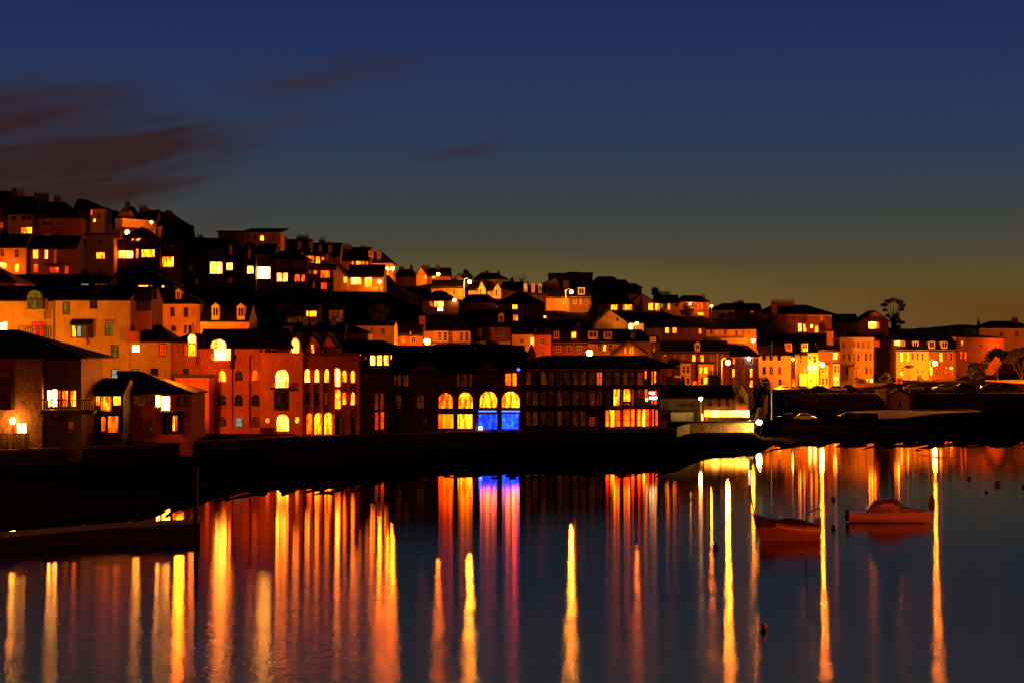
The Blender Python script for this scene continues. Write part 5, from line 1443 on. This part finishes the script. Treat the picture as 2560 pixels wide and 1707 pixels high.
light('unseen_light', at(2640, 930, 425), 26000, (1, .14, .003))
light('unseen_light', at(*pxy('K', 2450, 600), 480), 9000)
light('unseen_boat_light', Vector((42, 92, 7.5)), 34000, (1, .10, .012), .6)  # added out of view to light the boats and buoys; no pier is modelled
# ------------------------------------------------------------------ boats and buoys
def loft(bm, st, mi=0):
    rows = [[bm.verts.new(p) for p in s] for s in st]
    for a, b in zip(rows, rows[1:]):
        for i in range(len(a) - 1):
            bm.faces.new((a[i], a[i + 1], b[i + 1], b[i])).material_index = mi
    return rows
def hull(bm, Lh, beam, sheer, bow, draft=.25, tran=.75, n=14, z0=0.0):
    """Bow at -x. Returns nothing; closed hull with deck."""
    st = []
    for i in range(n + 1):
        s = i / n
        x = -Lh / 2 + Lh * s
        b = beam / 2 * min(1, (math.sin(min(1, s * 1.25 + .02) * math.pi / 2)) ** .8) * (1 if s < .6 else 1 - (1 - tran) * ((s - .6) / .4) ** 2)
        top = sheer + bow * (1 - s) ** 2 + .06 * s ** 3
        kx = x + (1 - s) ** 3 * bow * .9
        sec = []
        for sg in (-1, 1):
            pts = [(x, sg * b, top), (x * .4 + kx * .6, sg * b * .9, top * .45), (kx, sg * b * .6, .0), (kx, sg * .03, -draft)]
            sec += pts if sg < 0 else pts[::-1]
        st.append(sec)
    r = loft(bm, st)
    for sec in (r[0], r[-1]):
        try:
            bm.faces.new(sec)
        except ValueError:
            pass
    for a, b in zip(r, r[1:]):
        bm.faces.new((a[0], b[0], b[-1], a[-1])).material_index = 1
    bmesh.ops.recalc_face_normals(bm, faces=bm.faces)
    return st
def place(bm, base, rz, zs=1.0):
    mt = Matrix.Translation(base) @ Matrix.Rotation(rz, 4, 'Z') @ Matrix.Diagonal((1, 1, zs, 1))
    bmesh.ops.transform(bm, matrix=mt, verts=bm.verts)
hullm = surf('boat_white', (.75, .46, .32), .35, .1, 1, 6)
trim = surf('boat_trim', (.04, .02, .015), .5, .2)
canvas = surf('dark_canvas', (.03, .018, .014), .8, .3, 1, 5)
def water_at(px, py):
    D = F * H / (py - CY)
    p = at(px, py, D); p.z = 0
    return p
# sailing dinghy
P = water_at(1962, 1349)
R0 = math.radians(8)
root = empty('sailing_dinghy', P, 'open wooden dinghy with a short mast, bowsprit gallows and dark cover', 'boat')
bm = bmesh.new(); hull(bm, 4.5, 1.7, .60, .62, tran=.8); place(bm, P, R0, 1.5)
obj('hull', bm, [surf('boat_red', (.40, .15, .09), .4, .25, 1, 6), trim], root, smooth=False)
bm = bmesh.new()
st = []
for i in range(9):
    s = i / 8
    x = -1.1 + 3.1 * s
    w = .74 * (1 - .25 * abs(s - .45) * 2)
    hh = .66 + .26 * math.sin(math.pi * min(1, s * 1.05)) + .05
    st.append([(x, -w, .62), (x, -w * .55, hh * .96), (x, 0, hh), (x, w * .55, hh * .96), (x, w, .62)])
loft(bm, st); place(bm, P, R0, 1.5)
obj('cover', bm, canvas, root)
bm = bmesh.new()
st = [[(-2.1 + 4.3 * i / 12, sg * (0.03 + .86 * min(1, (math.sin(min(1, i / 12 * 1.25 + .02) * math.pi / 2)) ** .8) * (1 if i < 7 else 1 - .2 * ((i - 7) / 5) ** 2)), .66 + .42 * (1 - i / 12) ** 2) for i in range(13)] for sg in (-1, 1)]
for line in st:
    for a, b in zip(line, line[1:]):
        tube(bm, a, b, .055, n=6)
place(bm, P, R0, 1.5); obj('gunwale', bm, trim, root)
bm = bmesh.new()
for sg in (-1, 1):
    pts = [(-2.0 + 4.2 * i / 12, sg * (0.05 + .84 * min(1, (math.sin(min(1, i / 12 * 1.25 + .02) * math.pi / 2)) ** .8) * (1 if i < 7 else 1 - .2 * ((i - 7) / 5) ** 2)), .44 + .40 * (1 - i / 12) ** 2) for i in range(13)]
    for a, b in zip(pts, pts[1:]):
        tube(bm, a, b, .055, n=5)
place(bm, P, R0, 1.5); obj('rubbing_strake', bm, surf('pale_strake', (.8, .62, .45), .4, .1), root)
bm = bmesh.new()
tube(bm, (-2.3, 0, .85), (-2.9, -.6, -.1), .012, n=4); place(bm, P, R0, 1.5); obj('mooring_line', bm, trim, root)
bm = bmesh.new(); box(bm, (-1.95, -.95, .66), (-.85, -.80, 1.0)); place(bm, P, R0, 1.5); obj('side_board', bm, canvas, root)
bm = bmesh.new()
tube(bm, (1.45, 0, .5), (1.47, 0, 2.55), .055, .03, 8); tube(bm, (1.45, 0, 1.15), (2.35, .05, 1.38), .035, .03, 6); place(bm, P, R0, 1.5)
obj('mast', bm, trim, root)
bm = bmesh.new()
tube(bm, (-2.0, 0, 1.0), (-2.42, 0, 2.42), .05, .04, 6); tube(bm, (-2.42, 0, 2.42), (-1.5, 0, 2.06), .03, .02, 6); tube(bm, (-2.42, 0, 2.42), (-2.38, 0, 2.05), .05, .05, 6); place(bm, P, R0, 1.5)
obj('davit', bm, trim, root)
bm = bmesh.new(); box(bm, (2.1, -.2, .25), (2.42, .2, .95)); box(bm, (2.2, -.08, -.3), (2.38, .08, .3)); place(bm, P, R0, 1.5)
obj('outboard_motor', bm, black(), root)
# motor cruiser
P = water_at(2226, 1304)
R0 = math.radians(176)
root = empty('motor_cruiser', P, 'small white motor cruiser with a rounded cabin and dark waterline stripe', 'boat')
bm = bmesh.new(); hull(bm, 6.1, 2.1, .66, .14, tran=.9); place(bm, P, R0)
obj('hull', bm, [hullm, hullm], root)
bm = bmesh.new()
for sg in (-1, 1):
    box(bm, (-2.3, sg * 1.0 - .06, .02), (2.95, sg * 1.0 + .06, .10))
place(bm, P, R0); obj('waterline_stripe', bm, black(), root)
bm = bmesh.new()
st = []
for x, w, zt in ((-2.5, .25, .80), (-1.7, .55, .98), (-.9, .72, 1.16), (-.55, .8, 1.62), (-.1, .82, 1.74), (.6, .82, 1.66), (1.2, .8, 1.52), (1.75, .78, .9)):
    st.append([(x, -w, .64), (x, -w * .92, (zt + .64) / 2 + .15), (x, -w * .6, zt), (x, 0, zt + .03), (x, w * .6, zt), (x, w * .92, (zt + .64) / 2 + .15), (x, w, .64)])
r = loft(bm, st); bm.faces.new(r[-1]); place(bm, P, R0)
obj('cabin', bm, surf('boat_cabin', (.26, .11, .07), .4, .1), root)
for sg in (-1, 1):
    bm = bmesh.new()
    vs = [bm.verts.new((x, sg * y, z)) for x, y, z in ((-.25, .80, 1.12), (.9, .80, 1.12), (.75, .78, 1.38), (-.15, .78, 1.42))]
    bm.faces.new(vs); ext = bmesh.ops.extrude_face_region(bm, geom=bm.faces[:])
    for v in ext['geom']:
        if isinstance(v, bmesh.types.BMVert):
            v.co.y += sg * .04
    place(bm, P, R0); obj('cabin_window', bm, surf('pale_window', (.55, .3, .16), .3, .05), root)
bm = bmesh.new()
tube(bm, (2.9, -.7, .85), (2.95, -.7, 1.28), .02, n=5); tube(bm, (2.95, -.7, 1.28), (2.1, -.8, 1.15), .02, n=5); tube(bm, (2.95, -.7, 1.28), (2.95, .7, 1.28), .02, n=5); tube(bm, (2.95, .7, 1.28), (2.9, .7, .85), .02, n=5)
place(bm, P, R0); obj('rail', bm, trim, root)
bm = bmesh.new(); box(bm, (2.98, -.2, .1), (3.3, .2, .95)); place(bm, P, R0); obj('outboard_motor', bm, black(), root)
def buoy(px, py, r, col, label, tall=1.0, ring=True):
    p = water_at(px, py)
    root = empty('mooring_buoy', p, label, 'buoy', 'mooring buoys')
    bm = bmesh.new(); ball(bm, p + Vector((0, 0, r * .55 * tall)), r, (1, 1, tall), 14)
    obj('float', bm, surf('buoy_' + col[0], col[1], .45, .15), root, smooth=True)
    if ring:
        bm = bmesh.new(); tube(bm, p + Vector((0, 0, r * 1.4 * tall)), p + Vector((0, 0, r * 1.9 * tall)), r * .16, n=6); ball(bm, p + Vector((0, 0, r * 1.95 * tall)), r * .24, seg=8)
        obj('ring', bm, black(), root)
ORG, DRK, RED = ('orange', (.7, .13, .03)), ('black', (.012, .01, .01)), ('red', (.35, .03, .02))
buoy(1909, 1576, .13, DRK, 'dark buoy with an orange top floating alone in open water', 1.1, False)
p = water_at(1909, 1576); bm = bmesh.new(); ball(bm, p + Vector((0, 0, .24)), .15, (1, 1, .8), 12)
obj('cap', bm, surf('buoy_orange', ORG[1], .45, .15), bpy.data.objects['mooring_buoy'], smooth=True)
buoy(1789, 1370, .2, DRK, 'black buoy between two yellow reflections ahead of the dinghy')
buoy(2083, 1322, .18, DRK, 'black buoy just behind the stern of the dinghy', 1.2, False)
buoy(2083, 1249, .17, DRK, 'small black buoy farther out than the dinghy mast', 1.0, False)
buoy(2329, 1258, .26, RED, 'red buoy against the long yellow reflection by the motor cruiser', 1.4)
buoy(2493, 1212, .26, RED, 'red buoy alone on the grey water past the cruiser', 1.1, False)
buoy(2466, 1231, .16, DRK, 'flat black buoy close to a red one past the cruiser', .6, False)
buoy(2423, 1197, .2, RED, 'tiny red buoy near the dark shoreline', .9, False)
buoy(2559, 1218, .2, DRK, 'black buoy cut by the picture edge', .8, False)
# jetty and its pole
def jd(px):
    return float(np.interp(px, [-400, 0, 230, 500], [119, 125.5, 129, 133]))
wallstrip('jetty', 'low black stone jetty reaching out from the shore', [-300, -150, 0, 100, 200, 300, 400, 500], lambda px: .75 + .25 * min(1, max(0, px / 300)), -.6, surf('jetty_stone', (.02, .013, .01), .9, .5, bump=.5), thick=4, cat='jetty', cope=False, depth=jd)
p = water_at(490, 1346)
bm = bmesh.new()
tube(bm, p + Vector((0, 0, -.8)), p + Vector((0, 0, 4.6)), .17, .14, 10); tube(bm, p + Vector((-.1, 0, 3.6)), p + Vector((.6, 0, 3.6)), .06, n=6)
ball(bm, p + Vector((0, 0, 4.62)), .18, (1, 1, .5), 10)
tag(obj('mooring_post', bm, black(), loc=p), 'tall black timber pole standing at the tip of the jetty', 'post')

# ------------------------------------------------------------------ parked cars
def car(px, py, D, rz, colour, label, lights=False, kind='parked_car'):
    p = at(px, py, D)
    root = empty(kind, p, label, 'car', 'cars parked along the sea wall' if D > 400 else 'cars parked by the slipway')
    def fin(name, bm, mats, smooth=False):
        place(bm, p, rz)
        return obj(name, bm, mats, root, smooth=smooth)
    prof = [(-2.0, .32), (-2.05, .62), (-1.95, .86), (-1.15, .93), (-.55, 1.38), (.75, 1.42), (1.45, .98), (2.0, .88), (2.06, .6), (2.0, .32)]
    bm = bmesh.new()
    a = [bm.verts.new((x, -.82 + (.14 if z > 1 else 0), z)) for x, z in prof]; b = [bm.verts.new((x, .82 - (.14 if z > 1 else 0), z)) for x, z in prof]
    n = len(prof)
    for i in range(n):
        j = (i + 1) % n
        bm.faces.new((a[i], a[j], b[j], b[i]))
    bm.faces.new(a[::-1]); bm.faces.new(b)
    bmesh.ops.recalc_face_normals(bm, faces=bm.faces)
    fin('body', bm, surf('car_' + colour[0], colour[1], .25, .05, metallic=.2))
    for sg in (-1, 1):
        bm = bmesh.new()
        pts = [(-1.0, .95), (-.5, 1.33), (.68, 1.36), (1.25, 1.0)]
        vs = [bm.verts.new((x, sg * (.825 - (.13 if z > 1.2 else 0)), z)) for x, z in pts]
        bm.faces.new(vs)
        fin('side_window', bm, glass())
    bm = bmesh.new()
    for x0, z0, x1, z1 in ((-1.13, .96, -.59, 1.365), (.80, 1.405, 1.42, 1.0)):
        vs = [bm.verts.new(q) for q in ((x0 - .02, -.66, z0 + .02), (x0 - .02, .66, z0 + .02), (x1 - .02 if x1 < 0 else x1 + .02, .6, z1 + .02), (x1 - .02 if x1 < 0 else x1 + .02, -.6, z1 + .02))]
        bm.faces.new(vs)
    fin('windscreen', bm, glass())
    for x in (-1.3, 1.3):
        for sg in (-1, 1):
            bm = bmesh.new(); tube(bm, (x, sg * .70, .31), (x, sg * .86, .31), .31, .31, 14)
            fin('wheel', bm, black())
    for sg in (-1, 1):
        bm = bmesh.new(); ball(bm, (-2.0, sg * .6, .68), .11, (.5, 1.2, .8), 8)
        fin('headlight', bm, steady('headlight_on', (1, .55, .12), 40) if lights else surf('headlight', (.8, .8, .8), .1))
SIL, RDC, DKC, WHT = ('silver', (.5, .48, .45)), ('red', (.3, .03, .02)), ('dark', (.02, .02, .025)), ('white', (.75, .72, .65))
def cj(c, x, y, D, *a, **k):
    px, py = pxy(c, x, y)
    return car(px, py + 2, D, *a, **k)
cj('J', 1600, 1158, 412, .05, WHT, 'white car parked under the smooth orange house')
cj('J', 1820, 1158, 412, 3.1, SIL, 'silver car shining beside the narrow stacked bays')
cj('J', 1990, 1156, 412, .1, DKC, 'dark car with a shiny roof below the twin arched attic windows')
cj('J', 2205, 1158, 412, 3.0, SIL, 'silver car parked below the brick house with pale bays')
cj('K', 340, 1152, 413, .1, DKC, 'dark car parked before the tall cream townhouse')
cj('K', 1095, 1146, 413, 3.05, SIL, 'silver car beside the red telephone box')
cj('K', 1415, 1146, 413, .05, WHT, 'white car parked under the tall lamp before the white terrace')
cj('K', 1655, 1136, 414, 3.1, DKC, 'dark car with glinting roof below the shadowy terrace flank')
cj('K', 1960, 1134, 414, .05, RDC, 'red car parked before the lit garden wall')
cj('K', 2140, 1134, 414, 3.1, DKC, 'dark car close to the end of the lit garden wall')
cj('J', 1300, 1150, 411, .2, DKC, 'dark car parked above the cafe gable')
cj('K', 370, 1470, 352, 3.2, DKC, 'dark car standing on the slipway with a lamp lit', lights=True)
cj('J', 1850, 1480, 350, 3.1, SIL, 'silver car glinting below the dark sea wall')
cj('J', 1660, 1482, 350, .1, DKC, 'dark car below the dark sea wall next to a silver one')

# ------------------------------------------------------------------ walls, hut, kiosk, flagpole
def gwall(c, x0, x1, y0, y1, D, mat, label, name='garden_wall'):
    h = House(name, label, 'wall')
    h.block(c, x0, x1, y0, y1, D, .4, wall=mat, ext=1)
    h.slab('coping', c, x0 - 3, y0 - 6, x1 + 3, y0 - .2, -.08, .48, surf('kerb_stone', (.12, .08, .05), .85))
gwall('K', 880, 1135, 1055, 1125, 432, 'cream', 'short lit garden wall behind the red telephone box')
gwall('K', 1150, 1535, 1040, 1130, 431, 'cream', 'bright garden wall behind the tall lamp post')
gwall('K', 1540, 1900, 1075, 1120, 433, 'stone', 'low stone wall in front of the shadowy flank')
gwall('K', 1905, 2400, 1030, 1120, 434, 'cream', 'pale garden wall under the spiky multi stemmed palm')
gwall('K', 420, 795, 1065, 1125, 430, 'stone', 'stone garden wall in front of the tall cream townhouse')
h = House('hut', 'small pedimented stone hut set into the sea wall', 'hut')
h.block('K', 818, 1042, 1205, 1342, 400, 5, wall='pink', roof=('front', 930, 1140), oh=.4, wins=[(928, 1245, 965, 1330, 'd', 'a', 1, 1)])
h.slab('pillar', 'K', 793, 1130, 816, 1345, -.5, .5, WALL['dark']())
h.slab('pillar', 'K', 1046, 1130, 1090, 1345, -.5, .5, WALL['dark']())
h.slab('finial', 'K', 905, 1112, 935, 1150, -.2, .3, WALL['dark']())
h = House('ramp_wall', 'lit sloping wall face beside the little hut', 'wall')
h.frame('K', 655, 792, 401)
h.root = empty('ramp_wall', at(*pxy('K', 725, 1280), 401), h.label, 'wall')
bm = bmesh.new()
v = [h.uz('K', *q) for q in ((660, 1140), (792, 1128), (792, 1290))]
f = [bm.verts.new((u, -.6, z)) for u, z in v]; g = [bm.verts.new((u, .5, z)) for u, z in v]
bm.faces.new(f)
for i in range(3):
    bm.faces.new((f[i], g[i], g[(i + 1) % 3], f[(i + 1) % 3]))
h.part('wall', bm, WALL['cream']())
h = House('telephone_box', 'red telephone box beside the short lit garden wall', 'telephone box')
h.block('K', 908, 972, 1028, 1118, 428, 1.1, wall='red', roof=('front', 940, 1016), oh=.03, ext=.05, wins=[(918, 1040, 962, 1108, 'q', 'r', 3, 5)], roofmat=WALL['red']())
P = at(*pxy('J', 1473, 1470), 292)
root = empty('flagpole', P, 'tall white flagpole with a yard and thin stays rising from the quay', 'flagpole')
bm = bmesh.new()
zt = at(*pxy('J', 1478, 600), 292).z; zy = at(*pxy('J', 1478, 1050), 292).z
tube(bm, P, (P.x, P.y, zy + .5), .11, .08, 8); tube(bm, (P.x, P.y, zy + .2), (P.x + .05, P.y, zt), .06, .03, 8)
obj('pole', bm, paint(), root)
bm = bmesh.new(); tube(bm, (P.x - 1.6, P.y, zy), (P.x + 1.8, P.y, zy - .1), .035, n=6); obj('yard', bm, paint(), root)
bm = bmesh.new()
for a, b in (((P.x, P.y, zy - 1), at(*pxy('J', 1240, 1000), 292)), ((P.x - 1.6, P.y, zy), (P.x - 3.0, P.y + 1, P.z)), ((P.x + 1.7, P.y, zy), (P.x + 2.5, P.y + 1, P.z)), ((P.x, P.y, zt - .5), (P.x - 1.6, P.y, zy))):
    tube(bm, a, b, .018, n=4)
obj('stay', bm, trim, root)

# ------------------------------------------------------------------ trees and shrubs
leafm = surf('foliage', (.035, .04, .012), .8, .6, .8, 3)
leafl = surf('foliage_warm', (.10, .075, .02), .8, .6, .8, 3)  # paler warm copy of the foliage; puts lamp light into the lit bush's colour
bark = surf('bark', (.06, .04, .025), .9, .4)
def crown_mesh(seed, lobes, n, size):
    r = random.Random(seed)
    bm = bmesh.new()
    for _ in range(n):
        cx, cy_, cz, rx, rz = lobes[r.randrange(len(lobes))]
        while True:
            q = Vector((r.uniform(-1, 1), r.uniform(-1, 1), r.uniform(-1, 1)))
            if .25 < q.length < 1:
                break
        c = Vector((cx + q.x * rx, cy_ + q.y * rx, cz + q.z * rz))
        a = Vector((r.gauss(0, 1), r.gauss(0, 1), r.gauss(0, 1))).normalized(); b = a.orthogonal().normalized()
        s = size * r.uniform(.5, 1.2)
        bm.faces.new([bm.verts.new(c + k) for k in (a * s, b * s * .55, -a * s, -b * s * .55)])
    return bm
def tree(px, py, D, hgt, label, lobes=None, n=700, size=.07, stems=1, mat=None, name='tree', cat='tree', sink=True, bare=False, spread=.25):
    p = at(px, py, D)
    root = empty(name, p, label, cat, None)
    r = random.Random(int(px * 7 + py))
    if lobes is None:
        lobes = [(r.uniform(-.42, .42), r.uniform(-.25, .25), r.uniform(.15, .82), r.uniform(.16, .3), r.uniform(.12, .2)) for _ in range(11)] + [(0, 0, .4, .45, .36)]
        n = int(n * 1.5)
    bm = bmesh.new()
    for lb in lobes[:14]:
        st = Vector((r.uniform(-.02, .02) * stems, 0, 0)); mid = Vector((lb[0] * spread, lb[1] * spread, lb[2] * .55)); end = Vector((lb[0], lb[1], lb[2]))
        tube(bm, st * hgt, mid * hgt, .028 * hgt if stems == 1 else .012 * hgt, .016 * hgt if stems == 1 else .010 * hgt, 6); tube(bm, mid * hgt, end * hgt, .014 * hgt, .004 * hgt, 5)
        if bare:
            for _ in range(7):
                a = mid.lerp(end, r.uniform(.3, 1)); tube(bm, a * hgt, (a + Vector((r.uniform(-.16, .16), r.uniform(-.1, .1), r.uniform(.05, .2)))) * hgt, .005 * hgt, .002 * hgt, 4)
    bmesh.ops.translate(bm, verts=bm.verts, vec=p)
    obj('trunk', bm, bark, root)
    bm = crown_mesh(int(px + py), lobes, n, size)
    for v in bm.verts:
        v.co = v.co * hgt + p
    obj('crown', bm, mat or leafm, root)
def Tc(c, x, y, D, hgt, label, **k):
    px, py = pxy(c, x, y)
    tree(px, py, D, hgt, label, **k)
S = 22401.0
def hm(pix, D):
    return pix * D / S
euc = [(-.26, 0, .80, .10, .05), (-.13, .05, .90, .12, .06), (.0, 0, .93, .12, .06), (.16, 0, .88, .11, .06), (.24, .05, .78, .10, .07), (-.24, 0, .66, .07, .035), (-.16, 0, .5, .07, .04), (.2, 0, .68, .09, .05),
       (.07, 0, .52, .12, .10), (.1, .0, .40, .12, .08), (.22, 0, .32, .10, .05), (.02, 0, .28, .1, .08), (-.02, 0, .14, .1, .12), (.1, 0, .2, .1, .08)]
Tc('K', 870, 520, 478, hm(412, 478), 'tall eucalyptus with cloud shaped tufts standing out against the dusk sky', lobes=euc, n=2200, size=.028)
Tc('F', 1160, 320, 440, hm(190, 440), 'round dark tree on the ridge behind the small pale gable')
Tc('F', 1800, 320, 446, hm(140, 446), 'bare winter tree on the ridge beside the dark hipped house', n=160, size=.03, bare=True)
Tc('F', 1690, 320, 440, hm(85, 440), 'dark bush below the ridge aerial', n=500)
Tc('H', 1620, 450, 458, hm(110, 458), 'dark scrubby tree on the slope under the skyline', n=900)
Tc('H', 1720, 470, 462, hm(90, 462), 'low dark scrub beside the hipped corner house', n=500, lobes=[(x * .28, 0, .55 + .12 * math.sin(x * 3), .32, .3) for x in (-3, -2, -1, 0, 1, 2)])
Tc('A', 2230, 720, 420, hm(70, 420), 'small dark bush against the sky beyond the gabled brick house', n=400)
Tc('A', 1000, 1190, 360, hm(150, 360), 'dark round bush at the foot of the pale tower house')
Tc('A', 1180, 1190, 362, hm(140, 362), 'scrubby bush in front of the pale tower house', n=500)
Tc('A', 1600, 1160, 365, hm(170, 365), 'wide dark tree under the blazing picture windows')
Tc('D', 1120, 960, 330, hm(160, 330), 'dark tree mass below the hipped house with the blazing bay')
Tc('D', 700, 980, 325, hm(180, 325), 'dark tree below the twin gabled townhouses')
Tc('D', 1560, 1010, 335, hm(180, 335), 'dark spreading tree below the red windowed brick house')
Tc('D', 1900, 1080, 340, hm(200, 340), 'big dark tree in front of the white gabled house')
Tc('D', 2080, 1180, 320, hm(220, 320), 'tall dark tree on the open slope above the cream house')
Tc('D', 2200, 940, 368, hm(70, 368), 'lamp lit bush glowing beside the white gabled house', mat=leafl, n=350)
Tc('F', 470, 560, 385, hm(210, 385), 'dark tree hiding lit windows on the dip of the ridge', n=420)
Tc('F', 580, 640, 372, hm(140, 372), 'pale leaved shrub below the dip of the ridge', mat=leafl, n=350)
Tc('F', 800, 620, 374, hm(60, 374), 'bush under the glowing bay window of the low hipped house', n=300)
Tc('H', 950, 740, 372, hm(220, 372), 'dark conical tree beside the glowing bungalow')
Tc('H', 1425, 640, 431, hm(110, 431), 'dark bush between the bungalow and the pale gabled house', n=500)
Tc('H', 1690, 680, 432, hm(110, 432), 'rounded dark bush below the glazed pale house', n=500)
Tc('H', 1960, 680, 436, hm(160, 436), 'dark tree beside the square bay house', n=500)
Tc('J', 925, 350, 452, hm(90, 452), 'bush in front of the cream hipped house', n=400)
Tc('J', 1010, 350, 453, hm(100, 453), 'second bush before the cream hipped house, close to its dark end', n=400)
Tc('J', 1120, 420, 450, hm(150, 450), 'loose dark tree beside the broad hipped villa', n=500)
Tc('J', 1420, 560, 450, hm(220, 450), 'large dark tree hiding the end of the broad hipped villa')
Tc('J', 375, 1080, 385, hm(310, 385), 'windswept palm like tree before the brick seafront bays', lobes=[(0, 0, .82, .2, .14), (-.1, 0, .78, .12, .1), (.12, 0, .8, .14, .1)], n=700)
Tc('J', 478, 1110, 378, hm(135, 378), 'small dark cypress before the brick seafront bays', lobes=[(0, 0, .25, .2, .2), (0, 0, .5, .2, .22), (0, 0, .78, .12, .18)], n=700)
Tc('J', 350, 1110, 380, hm(150, 380), 'greenish shrub at the foot of the palm like tree', mat=leafl, n=400)
Tc('K', 770, 1120, 436, hm(200, 436), 'dark hedge like tree in the gap beside the cream townhouse')
Tc('K', 500, 1100, 434, hm(120, 434), 'dark garden bush below the lit porch', n=500)
Tc('K', 1040, 1020, 440, hm(160, 440), 'small palm with a dark mop of leaves before the white terrace', lobes=[(0, 0, .88, .3, .12)], n=500)
Tc('K', 1180, 1050, 438, hm(90, 438), 'low dark hedge in front of the white terrace', n=500)
Tc('K', 1800, 1060, 445, hm(260, 445), 'dark bushy tree in front of the shadowy flank', n=900)
Tc('K', 2020, 1040, 440, hm(360, 440), 'multi stemmed spiky palm rising behind the pale garden wall', stems=6, lobes=[(-.22, 0, .72, .14, .14), (-.1, 0, .86, .15, .12), (.03, 0, .92, .16, .12), (.16, 0, .84, .15, .13), (.26, 0, .7, .14, .14)], n=1300, size=.05, spread=.35)
Tc('K', 2290, 1050, 436, hm(380, 436), 'broad lamp lit tree with pale forked stems at the picture edge', stems=6, lobes=[(-.3, 0, .7, .2, .16), (-.1, 0, .85, .22, .14), (.15, 0, .9, .2, .14), (.35, 0, .7, .2, .16)], n=1400, size=.045, spread=.5)
Tc('K', 1190, 560, 474, hm(120, 474), 'round dark tree on the low far ridge', n=700)
Tc('K', 1480, 560, 476, hm(130, 476), 'spreading dark tree on the far ridge before the cream villa', n=700)
Tc('K', 1650, 560, 478, hm(120, 478), 'dark tree crown just before the thin chimney of the cream villa', n=700)
Tc('K', 300, 560, 462, hm(100, 462), 'dark garden tree under the ridge end picture window', n=600)
Tc('K', 720, 570, 465, hm(90, 465), 'bushy dark growth under the ridge end gable', n=600)
